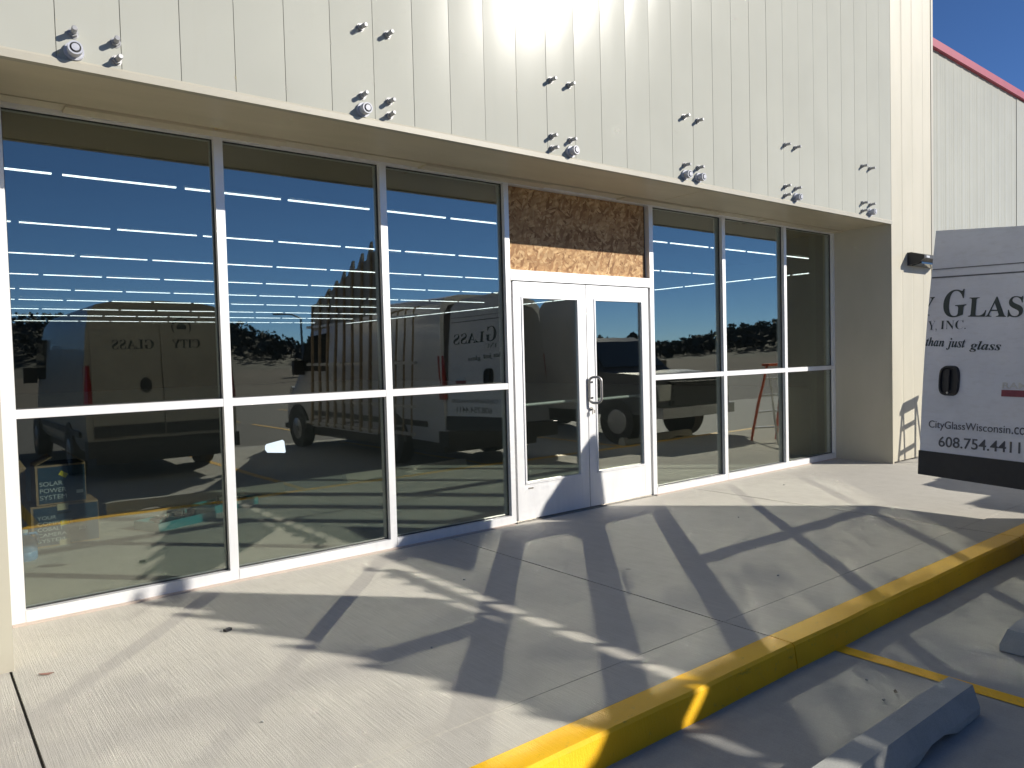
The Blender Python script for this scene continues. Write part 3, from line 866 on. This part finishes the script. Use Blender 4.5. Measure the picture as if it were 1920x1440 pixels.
# ------------------------------------------------------------------ vans
HALF = [(0.905, 0.40), (0.965, 0.52), (0.985, 0.75), (1.0, 1.20), (0.985, 1.65), (0.94, 2.10), (0.89, 2.33), (0.80, 2.44), (0.55, 2.49), (0.0, 2.51)]
def lean(z):                        # rear face: how far it leans forward at height z
    v = max(0.0, min(1.0, (z - 0.62) / 1.87))
    return -0.20 * v + 0.030 * math.sin(math.pi * v)
SECT = [(0.0, 2.51, 1, 1), (-0.35, 2.51, 1, 0), (-1.5, 2.51, 1, 0), (-3.0, 2.51, 1, 0), (-4.15, 2.50, 1, 0), (-4.4, 2.44, 1, 0), (-4.75, 2.02, .985, 0), (-5.1, 1.55, .96, 0), (-5.4, 1.28, .93, 0), (-5.75, 1.06, .88, 0), (-5.92, 0.80, .82, 0)]
def loft(bm, sect, shrink=0.0, mi=0, cap_front=True):
    rings = []
    for (y, zt, w, ln) in sect:
        pts = HALF + [(-x, z) for (x, z) in HALF[-2::-1]]
        ring = []
        for (x, z) in pts:
            zz = 0.40 + (z - 0.40) * (zt - 0.40) / (2.51 - 0.40)
            xx = x * w
            if shrink:
                xx = xx * (1 - shrink); zz = 0.46 + (zz - 0.46) * (1 - shrink) if zz > 0.5 else 0.46
            ring.append(bm.verts.new((xx, y + (lean(zz) if ln else 0), zz)))
        rings.append(ring)
    for A, B in zip(rings[:-1], rings[1:]):
        n = len(A)
        for k in range(n):
            bm.faces.new((A[k], A[(k + 1) % n], B[(k + 1) % n], B[k])).material_index = mi
    if cap_front: bm.faces.new(rings[-1]).material_index = mi
    return rings
W_DOOR = 0.945
def van_door(van, side, ang, full_text, H=1.87):
    """side -1: right-hand door (hinged on the van's right); drawn in its own frame, hinge on the z axis"""
    s = 1 if side < 0 else -1
    o_bm = NB()
    nz, nx = 22, 10
    def top(u):           # u from the free edge
        return H - 0.012 - 0.11 * u - (0.0 if u < W_DOOR - 0.16 else 0.9 * (u - W_DOOR + 0.16) ** 1.2)
    outer = []; inner = []
    for j in range(nz + 1):
        ro, ri = [], []
        for i in range(nx + 1):
            u = W_DOOR * i / nx
            v = top(u) * j / nz
            X = s * (W_DOOR - u)
            y = lean(v + 0.62)
            if 0.05 < v < top(u) - 0.06 and 0.04 < u < W_DOOR - 0.05:
                if 0.46 < v < 0.515: y -= 0.006
                if 1.50 < v < 1.60: y -= 0.006
            ro.append(o_bm.verts.new((X, y, v))); ri.append(o_bm.verts.new((X, y - 0.055, v)))
        outer.append(ro); inner.append(ri)
    for j in range(nz):
        for i in range(nx):
            o_bm.faces.new((outer[j][i], outer[j][i + 1], outer[j + 1][i + 1], outer[j + 1][i]))
            o_bm.faces.new((inner[j][i], inner[j + 1][i], inner[j + 1][i + 1], inner[j][i + 1]))
    for j in range(nz):
        for i in (0, nx): o_bm.faces.new((outer[j][i], outer[j + 1][i], inner[j + 1][i], inner[j][i]))
    for i in range(nx):
        for j in (0, nz): o_bm.faces.new((outer[j][i], inner[j][i], inner[j][i + 1], outer[j][i + 1]))
    d = obj('rear_door', o_bm, M_VAND, van, smooth=30)
    d.location = (side * 0.955, 0.0, 0.62)
    d.rotation_euler = (0, 0, ang * s)
    def P(u, v, w=0.0): return (s * (W_DOOR - u), lean(v + 0.62) + 0.0015 + w, v)
    bm = NB()
    hexa(bm, [P(-0.004, -0.012, -0.06), P(W_DOOR, -0.012, -0.06), P(W_DOOR, -0.012, 0.008), P(-0.004, -0.012, 0.008), P(-0.004, 0.172, -0.06), P(W_DOOR, 0.172, -0.06), P(W_DOOR, 0.172, 0.008), P(-0.004, 0.172, 0.008)])
    obj('lower_trim', bm, M_BLACKP, d, bevel=0.006, seg=2)
    bm = NB()
    for v, h in ((1.555, 0.006), (1.49, 0.010)):
        for i in range(8):
            u0, u1 = 0.01 + 0.91 * i / 8, 0.01 + 0.91 * (i + 1) / 8
            hexa(bm, [P(u0, v - 0.045 * u0), P(u1, v - 0.045 * u1), P(u1, v - 0.045 * u1, 0.0008), P(u0, v - 0.045 * u0, 0.0008),
                      P(u0, v + h - 0.045 * u0), P(u1, v + h - 0.045 * u1), P(u1, v + h - 0.045 * u1, 0.0008), P(u0, v + h - 0.045 * u0, 0.0008)])
    obj('drawn_crease', bm, M_INKG if side < 0 else M_VAND, d)  # crease drawn as thin strips, its shade painted grey on the right-hand door
    def lay(bm, s_, u, v, w, h=None, mi=0, tilt=0.0, offset=0.0, clip=None):
        add_text(bm, s_, w, lambda a_, b_, q: P(u + a_, v + b_ + tilt * a_, 0.001 + q), height=h, mi=mi, offset=offset, clip=clip)
    if side < 0:
        bm = NB()
        # handle, oval moulding
        pts = [(0.224 + 0.082 * math.copysign(abs(math.cos(t_)) ** 0.55, math.cos(t_)), 0.71 + 0.112 * math.copysign(abs(math.sin(t_)) ** 0.6, math.sin(t_))) for t_ in [2 * math.pi * k / 32 for k in range(32)]]
        a_ = [bm.verts.new(P(u, v, 0.0)) for (u, v) in pts]; b_ = [bm.verts.new(P(0.224 + (u - 0.224) * 0.93, 0.71 + (v - 0.71) * 0.95, 0.018)) for (u, v) in pts]
        c_ = [bm.verts.new(P(0.224 + (u - 0.224) * 0.78, 0.71 + (v - 0.71) * 0.86, 0.018)) for (u, v) in pts]; e_ = [bm.verts.new(P(0.224 + (u - 0.224) * 0.74, 0.71 + (v - 0.71) * 0.82, 0.004)) for (u, v) in pts]
        for A, B in ((a_, b_), (b_, c_), (c_, e_)):
            for k in range(32): bm.faces.new((A[k], A[(k + 1) % 32], B[(k + 1) % 32], B[k]))
        bm.faces.new(e_)
        hexa(bm, [P(0.198, 0.64, 0.004), P(0.236, 0.64, 0.004), P(0.236, 0.64, 0.024), P(0.198, 0.64, 0.024), P(0.198, 0.79, 0.004), P(0.236, 0.79, 0.004), P(0.236, 0.79, 0.024), P(0.198, 0.79, 0.024)])
        obj('door_handle', bm, M_BLACKP, d, smooth=35)
        bm = NB(); c0 = P(0.224, 0.622, 0.016); cyl(bm, c0, (c0[0], c0[1] + 0.006, c0[2]), 0.008, n=12); obj('key_lock', bm, M_STEEL, d)
        bm = NB()
        lay(bm, bold('Y'), -0.080, 1.205, 0.130, 0.140, clip=0.083)
        obj('big_letter', bm, M_INK, d); bm = NB()
        lay(bm, bold('G'), 0.128, 1.180, 0.185, 0.205); obj('big_letter', bm, M_INK, d); bm = NB()
        lay(bm, bold('LASS'), 0.334, 1.175, 0.525, 0.145, tilt=-0.06); obj('name_lettering', bm, M_INK, d); bm = NB()
        lay(bm, bold('Y,'), 0.012, 1.080, 0.075, 0.083, offset=-0.025); lay(bm, bold('INC.'), 0.118, 1.095, 0.205, 0.066, tilt=-0.03, offset=-0.018); obj('company_lettering', bm, M_INK, d); bm = NB()
        lay(bm, bolditalic('than'), 0.004, 0.972, 0.155, 0.068, tilt=-0.06); lay(bm, bolditalic('just'), 0.180, 0.940, 0.150, 0.088, tilt=-0.05); lay(bm, bolditalic('glass'), 0.365, 0.922, 0.232, 0.080, tilt=-0.05)
        obj('slogan_lettering', bm, M_INK, d)
        bm = NB()
        lay(bm, 'CityGlassWisconsin', 0.070, 0.335, 0.625, 0.072, tilt=0.008); lay(bm, '.com', 0.705, 0.355, 0.155, 0.050)
        obj('web_lettering', bm, M_INKG, d); bm = NB()
        lay(bm, '608.754.4411', 0.158, 0.215, 0.610, 0.078, tilt=0.02, offset=0.008)
        obj('phone_lettering', bm, M_INKG, d)
        bm = NB()
        lay(bm, 'RAM', 0.625, 0.665, 0.17, 0.042, offset=0.012)
        obj('chrome_badge', bm, M_STEEL, d)
        bm = NB(); hexa(bm, [P(0.622, 0.610, 0), P(0.80, 0.610, 0), P(0.80, 0.610, 0.004), P(0.622, 0.610, 0.004), P(0.622, 0.655, 0), P(0.80, 0.655, 0), P(0.80, 0.655, 0.004), P(0.622, 0.655, 0.004)])
        add_text(bm, 'ProMaster', 0.16, lambda a_, b2, q: P(0.632 + a_, 0.618 + b2, 0.0045 + q), height=0.026, mi=1, offset=0.01)
        obj('red_badge', bm, [M_INKR, M_CHROME], d)
    else:
        bm = NB()
        add_text(bm, bold('CIT'), 0.42, lambda a_, b2, q: (s * (0.35 - 0.0) - s * 0 + s * 0 + (-1) * 0 + (0.0) + s * 0 + (s * 0) + (-(a_) if s > 0 else -(a_)) + (0 if s > 0 else 0.0), lean(1.82) + 0.003 + q, 1.20 + b2), height=0.155)
        obj('lettering', bm, M_INK, d)
    return d

def make_van(label, loc, open_doors, rz=0.0, paint=None):
    paint = paint or M_VAN
    v = thing('cargo_van', label, 'van', loc, rz, 'glass company vans')
    bm = NB()
    R1 = loft(bm, SECT)
    if open_doors:
        R2 = loft(bm, [(0.0, 2.51, 1, 1), (-0.35, 2.51, 1, 0), (-3.2, 2.51, 1, 0)], shrink=0.055, mi=1)
        n = len(R1[0])
        for k in range(n): bm.faces.new((R1[0][k], R2[0][k], R2[0][(k + 1) % n], R1[0][(k + 1) % n]))
    else:
        bm.faces.new(R1[0][::-1])
    obj('body', bm, [paint, M_CARGO], v, smooth=35)
    # windscreen and side glass
    bm = NB()
    def S(y, f, z): return (f, y, z)
    hexa(bm, [(-0.80, -5.06, 1.60), (0.80, -5.06, 1.60), (0.74, -4.48, 2.31), (-0.74, -4.48, 2.31), (-0.80, -5.08, 1.62), (0.80, -5.08, 1.62), (0.74, -4.50, 2.33), (-0.74, -4.50, 2.33)])
    obj('windscreen', bm, M_AUTOGLASS, v)
    for sx in (-1, 1):
        bm = NB(); prism(bm, [(-3.65, 1.42), (-4.75, 1.42), (-4.62, 1.75), (-4.35, 2.05), (-3.65, 2.08)], lambda y, z: (sx * 0.93, y, z), lambda y, z: (sx * 1.004, y, z)); obj('side_window', bm, M_AUTOGLASS, v)
        bm = NB(); box(bm, (sx * 1.0, -4.72, 1.35), (sx * 1.20, -4.62, 1.62)); obj('side_mirror', bm, M_BLACKP, v, bevel=0.03, seg=2)
        bm = NB(); hexa(bm, [(sx * 0.90, -0.02, 1.02), (sx * 1.0, -0.10, 1.02), (sx * 1.004, -0.02, 1.02), (sx * 0.96, 0.022, 1.02), (sx * 0.90, -0.12, 1.62), (sx * 0.98, -0.20, 1.62), (sx * 0.992, -0.12, 1.62), (sx * 0.955, -0.055, 1.62)]); obj('tail_light', bm, M_TAIL, v)
        bm = NB(); hexa(bm, [(sx * 0.55, -5.80, 0.88), (sx * 0.84, -5.66, 0.88), (sx * 0.84, -5.60, 1.10), (sx * 0.58, -5.70, 1.06), (sx * 0.55, -5.88, 0.88), (sx * 0.84, -5.80, 0.88), (sx * 0.84, -5.66, 1.12), (sx * 0.58, -5.78, 1.07)]); obj('headlight', bm, M_LENS, v)
        bm = NB(); box(bm, (sx * 0.94, -4.3, 0.62), (sx * 1.012, -0.45, 0.70)); obj('side_moulding', bm, M_BLACKP, v, bevel=0.01)
        for y in (-1.45, -5.0):
            bm = NB(); prism(bm, [(y + 0.43 * math.cos(t_), 0.36 + 0.43 * math.sin(t_)) for t_ in [math.pi * k / 16 for k in range(17)]], lambda yy, z: (sx * 0.80, yy, z), lambda yy, z: (sx * 1.006, yy, z)); obj('wheel_arch', bm, M_BLACKP, v)
            bm = NB(); cyl(bm, (sx * 0.80, y, 0.345), (sx * 1.012, y, 0.345), 0.345, n=36); w = obj('wheel', bm, M_TYRE, v, bevel=0.03, seg=2, smooth=30)
            bm = NB(); cyl(bm, (sx * 1.000, y, 0.345), (sx * 1.016, y, 0.345), 0.215, 0.19, n=28); cyl(bm, (sx * 1.01, y, 0.345), (sx * 1.03, y, 0.345), 0.06, n=16); obj('rim', bm, M_RIM, w, smooth=40)
    bm = NB(); box(bm, (-0.985, -0.16, 0.375), (0.985, 0.085, 0.585)); obj('rear_bumper', bm, M_BLACKP, v, bevel=0.03, seg=3)
    bm = NB(); box(bm, (-0.88, -5.90, 0.30), (0.88, -5.55, 0.40)); prism(bm, [(-0.85, -5.55), (0.85, -5.55), (0.7, -5.99), (-0.7, -5.99)], lambda x, y: (x, y, 0.401), lambda x, y: (x, y, 0.70)); obj('front_bumper', bm, M_BLACKP, v, bevel=0.02)
    bm = NB(); box(bm, (-0.84, -5.5, 0.24), (0.84, -0.25, 0.38)); obj('underbody', bm, M_BLACKP, v)
    return v

VLOC = (6.275, -3.475, LZ)
van1 = make_van('white glass company cargo van backed up to the kerb with rear doors swung open', VLOC, True)
van_door(van1, -1, R(74), True)
van_door(van1, 1, R(86), False)
# side rack on the van's right flank
def wv(p): return (p[0] - VLOC[0], p[1] - VLOC[1], p[2] - VLOC[2])
XK = 5.0
def ztop(y): return 3.00 + (y + 5.1) * 0.30 if y < -5.1 else 3.04 + (y + 5.1) * 0.20
bm = NB()
ys = [-4.57 - 0.30 * k for k in range(9)]
def zbot(y): return 2.19 + (y + 4.4) * 0.075
for k, (y0, y1) in enumerate(zip(ys[:-1], ys[1:])):
    za = ztop(y0); zc = ztop(y1); tooth = (0.13, 0.15, 0.12, 0.13, 0.09, 0.05, 0.03, 0.02)[k]
    prism(bm, [(y0, zbot(y0)), (y0, za + tooth), (y0 - 0.04, za + tooth * 0.9), (y1 + 0.12, zc + 0.0), (y1, zc - 0.02), (y1, zbot(y1))], lambda y, z: wv((XK, y, z)), lambda y, z: wv((XK + .03, y, z)))
rb = obj('rack_board', bm, M_SHEET, van1)
for y in ys:
    bm = NB(); z1 = ztop(y) - 0.02
    hexa(bm, [wv((XK - 0.13, y - 0.028, 0.40)), wv((XK - 0.09, y - 0.028, 0.40)), wv((XK - 0.09, y + 0.028, 0.40)), wv((XK - 0.13, y + 0.028, 0.40)),
              wv((XK - 0.03, y - 0.022, z1)), wv((XK - 0.004, y - 0.022, z1)), wv((XK - 0.004, y + 0.022, z1)), wv((XK - 0.03, y + 0.022, z1))])
    obj('rack_stake', bm, M_WOOD, van1)
for y, z1 in ((-3.72, 2.16), (-3.95, 2.15), (-4.18, 2.14), (-4.38, 2.13)):
    bm = NB(); tube(bm, [wv((XK - 0.11, y, 0.40)), wv((XK - 0.02, y, z1 - .1)), wv((XK + 0.0, y, z1)), wv((XK + 0.09, y, z1 + .03))], 0.014, n=8); obj('rack_pole', bm, M_WOOD, van1)
for z in (0.42, 0.80, 1.40, 2.04):
    bm = NB(); box(bm, wv((XK - 0.14 + 0.05 * z, -7.2, z)), wv((XK - 0.09 + 0.05 * z, -3.66, z + 0.04))); obj('rack_rail', bm, M_ALU, van1)
bm = NB()
for y in (-4.6, -5.9, -7.1):
    for z in (0.46, 1.42): box(bm, wv((XK - 0.08, y - .02, z)), wv((5.30, y + .02, z + .03)))
obj('rack_bracket', bm, M_ALU, van1)

van2 = make_van('dusty beige cargo van with shut rear doors, mirrored in the first window bay', (2.35, -6.15, LZ), False, 0.0, M_VANB)
def shut_doors(v):
    for s in (-1, 1):
        bm = NB()
        n = 14
        A = []
        for j in range(n + 1):
            z = 0.64 + 1.72 * j / n
            A.append([bm.verts.new((s * x, lean(z) + 0.010, z)) for x in (0.008, 0.45, 0.90)])
        for j in range(n):
            for i in range(2): bm.faces.new((A[j][i], A[j][i + 1], A[j + 1][i + 1], A[j + 1][i]))
        ex = bmesh.ops.extrude_face_region(bm, geom=list(bm.faces))
        bmesh.ops.translate(bm, vec=(0, -0.03, 0), verts=[q for q in ex['geom'] if isinstance(q, bmesh.types.BMVert)])
        d = obj('rear_door', bm, M_VANB, v)
        bm = NB(); box(bm, (min(s * .01, s * .9), 0.012, 0.63), (max(s * .01, s * .9), 0.022, 0.79)); obj('lower_trim', bm, M_BLACKP, d)
        bm = NB()
        if s > 0:
            add_text(bm, bold('CITY'), 0.40, lambda a_, b_, q: (0.55 - a_, lean(1.86) + 0.013 + q, 1.84 + b_), height=0.13)
            add_text(bm, 'CityGlassWisconsin', 0.6, lambda a_, b_, q: (0.75 - a_, lean(1.0) + 0.013 + q, 0.98 + b_), height=0.07)
        else:
            add_text(bm, bold('GLASS'), 0.55, lambda a_, b_, q: (-0.08 - a_, lean(1.86) + 0.013 + q, 1.84 + b_), height=0.13)
            add_text(bm, '608.754.4411', 0.6, lambda a_, b_, q: (-0.15 - a_, lean(1.0) + 0.013 + q, 0.98 + b_), height=0.085)
        obj('lettering', bm, M_INK, d)
        if s < 0:
            bm = NB(); prism(bm, [(-0.22 + 0.075 * math.cos(t_), 1.32 + 0.11 * math.sin(t_)) for t_ in [2 * math.pi * k / 20 for k in range(20)]], lambda x, z: (x, lean(z) + 0.008, z), lambda x, z: (x, lean(z) + 0.026, z)); obj('door_handle', bm, M_BLACKP, d)
        else:
            bm = NB()
            tube(bm, [(0.0 + 0.30 + 0.13 * math.cos(2 * math.pi * k / 28), lean(2.15) + 0.012, 2.14 + 0.13 * math.sin(2 * math.pi * k / 28)) for k in range(28)], 0.012, n=6, closed=True)
            cyl(bm, (0.30, lean(2.15) + 0.008, 2.14), (0.30, lean(2.15) + 0.015, 2.14), 0.07, n=20)
            obj('round_logo', bm, M_INK, d)
shut_doors(van2)

# ------------------------------------------------------------------ pickup
t = thing('pickup_truck', 'dark charcoal pickup parked nose in beyond the open van', 'pickup', (10.25, -3.05, LZ))
bm = NB()
side = [(-0.05, 0.55), (-0.02, 0.85), (-0.10, 1.12), (-0.55, 1.22), (-1.35, 1.26), (-1.95, 1.82), (-2.15, 1.90), (-3.25, 1.90), (-3.45, 1.80), (-3.62, 1.28), (-5.55, 1.26), (-5.60, 0.60), (-4.85, 0.55), (-1.35, 0.50)]
def xw_(z): return 0.98 if z < 1.3 else 0.98 - (z - 1.3) * 0.38
L_ = [bm.verts.new((-xw_(z), y, z)) for (y, z) in side]; R_ = [bm.verts.new((xw_(z), y, z)) for (y, z) in side]
n = len(side)
for i in range(n): bm.faces.new((L_[i], L_[(i + 1) % n], R_[(i + 1) % n], R_[i]))
bm.faces.new(L_[::-1]); bm.faces.new(R_)
obj('body', bm, M_TRUCK, t, bevel=0.03, seg=2)
bm = NB(); hexa(bm, [(-0.86, -1.42, 1.33), (0.86, -1.42, 1.33), (0.80, -1.90, 1.80), (-0.80, -1.90, 1.80), (-0.86, -1.40, 1.345), (0.86, -1.40, 1.345), (0.80, -1.88, 1.815), (-0.80, -1.88, 1.815)]); obj('windscreen', bm, M_AUTOGLASS, t)
bm = NB()
for z in (0.74, 0.83, 0.92, 1.01): box(bm, (-0.60, -0.06, z), (0.60, 0.03, z + 0.035))
box(bm, (-0.64, -0.08, 0.69), (0.64, 0.006, 1.08), 1); obj('grille', bm, [M_BLACKP, M_HOLE], t)
bm = NB(); box(bm, (-0.98, -0.20, 0.48), (0.98, 0.10, 0.66)); obj('bumper', bm, M_RIM, t, bevel=0.04, seg=2)
for sx in (-1, 1):
    bm = NB(); box(bm, (min(sx * .64, sx * .95), -0.16, 0.78), (max(sx * .64, sx * .95), 0.0, 1.04)); obj('headlight', bm, M_LENS, t, bevel=0.03)
    bm = NB(); prism(bm, [(-1.55, 1.32), (-2.02, 1.76), (-3.3, 1.78), (-3.45, 1.32)], lambda y, z: (sx * (xw_(z) - 0.02), y, z), lambda y, z: (sx * (xw_(z) + 0.004), y, z)); obj('side_window', bm, M_AUTOGLASS, t)
    bm = NB(); box(bm, (min(sx * .98, sx * 1.18), -1.72, 1.22), (max(sx * .98, sx * 1.18), -1.60, 1.45)); obj('side_mirror', bm, M_BLACKP, t, bevel=0.03)
    for y in (-1.0, -4.5):
        bm = NB(); cyl(bm, (sx * 0.76, y, 0.39), (sx * 1.0, y, 0.39), 0.39, n=32); w = obj('wheel', bm, M_TYRE, t, bevel=0.03, seg=2)
        bm = NB(); cyl(bm, (sx * 0.985, y, 0.39), (sx * 1.005, y, 0.39), 0.24, 0.21, n=24); obj('rim', bm, M_RIM, w)

# ------------------------------------------------------------------ stepladder by the pier
t = thing('stepladder', 'orange stepladder standing on the sidewalk by the cream pier', 'ladder', (10.32, -1.55, 0.0), R(20))
H = 1.22
for sx in (-1, 1):
    bm = NB(); cyl(bm, (sx * 0.24, -0.30, 0.0), (sx * 0.15, 0.0, H), 0.022, n=8); obj('rail', bm, M_ORANGE, t)
    bm = NB(); cyl(bm, (sx * 0.22, 0.34, 0.0), (sx * 0.15, 0.04, H - 0.02), 0.016, n=8); obj('rear_leg', bm, M_ALU, t)
for k in range(4):
    f = (k + 0.8) / 4.6; bm = NB(); xx = 0.24 - 0.09 * f; yy = -0.30 + 0.30 * f
    box(bm, (-xx, yy - 0.04, H * f - 0.012), (xx, yy + 0.04, H * f + 0.012)); obj('step', bm, M_ALU, t)
bm = NB(); box(bm, (-0.18, -0.10, H - 0.01), (0.18, 0.10, H + 0.03)); obj('top_cap', bm, M_ORANGE, t, bevel=0.01)

# ------------------------------------------------------------------ far side of the lot (seen mirrored in the glass)
def polar(az, d): return (-0.479 + d * math.sin(R(az)), 0.0 - d * math.cos(R(az)))
ridge = [(-60, 1.6), (-30, 2.2), (0, 3.2), (14, 3.4), (18.7, 2.9), (21.5, 2.0), (24.5, 0.9), (28, 0.8), (34, 0.7), (40, 1.0), (46, 1.1), (49.4, 0.35), (52.2, 0.6), (53.9, 1.0), (56, 1.5), (58, 1.9), (63, 2.4), (72, 2.4), (90, 2.0), (120, 1.4)]
def rid(az):
    for (a0, e0), (a1, e1) in zip(ridge[:-1], ridge[1:]):
        if a0 <= az <= a1: return e0 + (e1 - e0) * (az - a0) / (a1 - a0)
    return 1.0
bm = NB()
D0, D1, D2 = 170.0, 260.0, 420.0
prev = None
az = -60
while az <= 120:
    e = rid(az); h = 1.6 + D1 * math.tan(R(e)) - 2.0
    x0, y0 = polar(az, D0); x1, y1 = polar(az, D1); x2, y2 = polar(az, D2)
    cur = [bm.verts.new((x0, y0, -0.5)), bm.verts.new(((x0 + x1) / 2, (y0 + y1) / 2, h * 0.45)), bm.verts.new((x1, y1, h + 0.3 * math.sin(az * 3.1))), bm.verts.new((x2, y2, -0.5))]
    if prev:
        for q in range(3): bm.faces.new((prev[q], cur[q], cur[q + 1], prev[q + 1]))
    prev = cur; az += 1.0
setp(obj('hills', bm, M_HILL, smooth=60), kind='structure')
# woods on the ridge: many small leaf clumps, one mass
rr = random.Random(21)
bm = NB()
for k in range(3000):
    az = rr.uniform(-25, 85); d = rr.uniform(190, 265); e = rid(az)
    hb = (1.6 + D1 * math.tan(R(e)) - 2.0) * min(1.0, max(0.0, (d - D0) / (D1 - D0)) ** 0.9)
    x, y = polar(az, d); h = rr.uniform(1.8, 3.6)
    cz = hb + h * 0.5
    for q in range(9):
        c = Vector((x + rr.gauss(0, 1.2), y + rr.gauss(0, 1.2), cz + rr.uniform(-0.5, 0.5) * h))
        r = rr.uniform(0.4, 0.95)
        u = Vector((rr.gauss(0, 1), rr.gauss(0, 1), rr.gauss(0, 1))).normalized(); v = u.orthogonal().normalized(); w = u.cross(v)
        vs = [bm.verts.new(c + (v * math.cos(t_) + w * math.sin(t_)) * r * rr.uniform(0.6, 1.1)) for t_ in (0, 1.3, 2.5, 3.8, 5.0)]
        bm.faces.new(vs)
setp(obj('far_woods', bm, M_WOODS), 'dark mass of trees on the hills across the lot', None, None, 'stuff')
# nearer trees at the lot's edge
def lot_tree(az, d, h, label, seed):
    rr = random.Random(seed)
    x, y = polar(az, d)
    t = thing('lot_tree', label, 'tree', (x, y, LZ), 0, 'trees at the edge of the lot')
    bm = NB(); tube(bm, [(0, 0, 0), (0.1, 0, h * .3), (0, .1, h * .55), (.1, 0, h * .85)], [h * .028, h * .022, h * .014, h * .004], n=8)
    for k in range(7):
        a_ = rr.uniform(0, 6.28); z = h * rr.uniform(.25, .6); l = h * rr.uniform(.18, .32)
        tube(bm, [(0, 0, z), (math.cos(a_) * l * .6, math.sin(a_) * l * .6, z + l * .5), (math.cos(a_) * l, math.sin(a_) * l, z + l * .9)], [h * .012, h * .008, h * .003], n=6)
    obj('trunk', bm, M_BARK, t)
    bm = NB()
    for k in range(900):
        a_ = rr.uniform(0, 6.28); zz = rr.uniform(0, 1); rad = h * 0.30 * math.sin(math.pi * min(1, 0.15 + zz * 0.85)) ** 0.7 * math.sqrt(rr.uniform(0.02, 1.15))
        c = Vector((math.cos(a_) * rad, math.sin(a_) * rad, h * (0.28 + 0.72 * zz)))
        r = h * rr.uniform(0.025, 0.055)
        u = Vector((rr.gauss(0, 1), rr.gauss(0, 1), rr.gauss(0, 1))).normalized(); v = u.orthogonal().normalized(); w = u.cross(v)
        bm.faces.new([bm.verts.new(c + (v * math.cos(t_) + w * math.sin(t_)) * r * rr.uniform(0.6, 1.1)) for t_ in (0, 1.3, 2.5, 3.8, 5.0)])
    obj('crown', bm, M_WOODS, t)
lot_tree(25.7, 80, 4.6, 'rounded dark tree mirrored in the second window bay', 3)
lot_tree(45.6, 95, 4.2, 'rounded dark tree mirrored in the right door glass', 4)
lot_tree(49.6, 120, 4.8, 'small dark tree mirrored beside the right door frame', 5)
# street lamp
def street_lamp(az, d, h, label):
    x, y = polar(az, d)
    t = thing('street_lamp', label, 'street lamp', (x, y, LZ), R(az))
    bm = NB(); tube(bm, [(0, 0, 0), (0, 0, h * .5), (0, 0, h)], [.14, .11, .08], n=10); obj('pole', bm, M_POLE, t)
    bm = NB(); tube(bm, [(0, 0, h), (-.8, 0, h + .35), (-1.9, 0, h + .45)], .06, n=8); obj('arm', bm, M_POLE, t)
    bm = NB(); box(bm, (-2.5, -.18, h + .36), (-1.7, .18, h + .50)); obj('lamp_head', bm, M_POLE, t, bevel=.03)
street_lamp(25.2, 62, 5.2, 'tall grey street lamp with one arm mirrored in the second window bay')

# ------------------------------------------------------------------ litter on the sidewalk
bm = NB(); box(bm, (-0.020, -0.012, 0.0005), (0.020, 0.012, 0.014)); o = obj('plastic_chip', bm, M_BLACKP, bevel=0.004); o.location = (0.845, -0.922, 0); o.rotation_euler = (0, 0, 0.4)
setp(o, 'small black plastic chip lying on the sunlit sidewalk', 'litter')
bm = NB(); prism(bm, [(-0.035, 0), (-0.015, 0.012), (0.015, 0.013), (0.035, 0.0), (0.012, -0.011), (-0.018, -0.010)], lambda x, y: (x, y, 0.002 + abs(x) * 0.15), lambda x, y: (x, y, 0.0035 + abs(x) * 0.15))
o = obj('dry_leaf', bm, M_LEAF); o.location = (-0.015, -0.917, 0); o.rotation_euler = (0, 0, -0.5)
setp(o, 'dry reddish leaf on the sidewalk by the left pier', 'leaf')

rr = random.Random(4)
ME_P = None
for k, (x, y, z, sz) in enumerate(((2.35, -1.05, 0, .010), (1.55, -1.9, 0, .008), (3.9, -2.4, 0, .009), (5.2, -1.2, 0, .008), (0.6, -2.1, 0, .007), (2.9, -3.55, LZ, .010), (3.05, -3.40, LZ, .008), (6.9, -0.6, 0, .010), (4.4, -1.9, 0, .007))):
    if ME_P is None:
        bm = NB(); bmesh.ops.create_icosphere(bm, subdivisions=2, radius=1.0)
        for v in bm.verts: v.co *= rr.uniform(0.75, 1.1); v.co.z *= 0.6
        ME_P = bpy.data.meshes.new('pebble'); bm.to_mesh(ME_P); bm.free(); ME_P.materials.append(M_STOP)
    o = bpy.data.objects.new('pebble', ME_P); C.objects.link(o)
    o.scale = (sz, sz * 0.8, sz); o.location = (x, y, z + sz * 0.5); o.rotation_euler = (0, 0, k * 1.3)
    setp(o, 'tiny grey pebble lying loose on the concrete', 'pebble', 'pebbles on the concrete')
for (x, y, z, r, lab) in ((3.02, -3.55, LZ, 0.6, 'dark curled leaf on the parking concrete beside the near wheel stop'),):
    bm = NB(); prism(bm, [(-0.018, 0), (-0.007, 0.008), (0.007, 0.008), (0.018, 0.0), (0.006, -0.007), (-0.009, -0.006)], lambda x, y: (x, y, 0.002 + abs(x) * 0.3), lambda x, y: (x, y, 0.0035 + abs(x) * 0.3))
    o = obj('dry_leaf', bm, M_BARK); o.location = (x, y, z); o.rotation_euler = (0, 0, r); setp(o, lab, 'leaf')
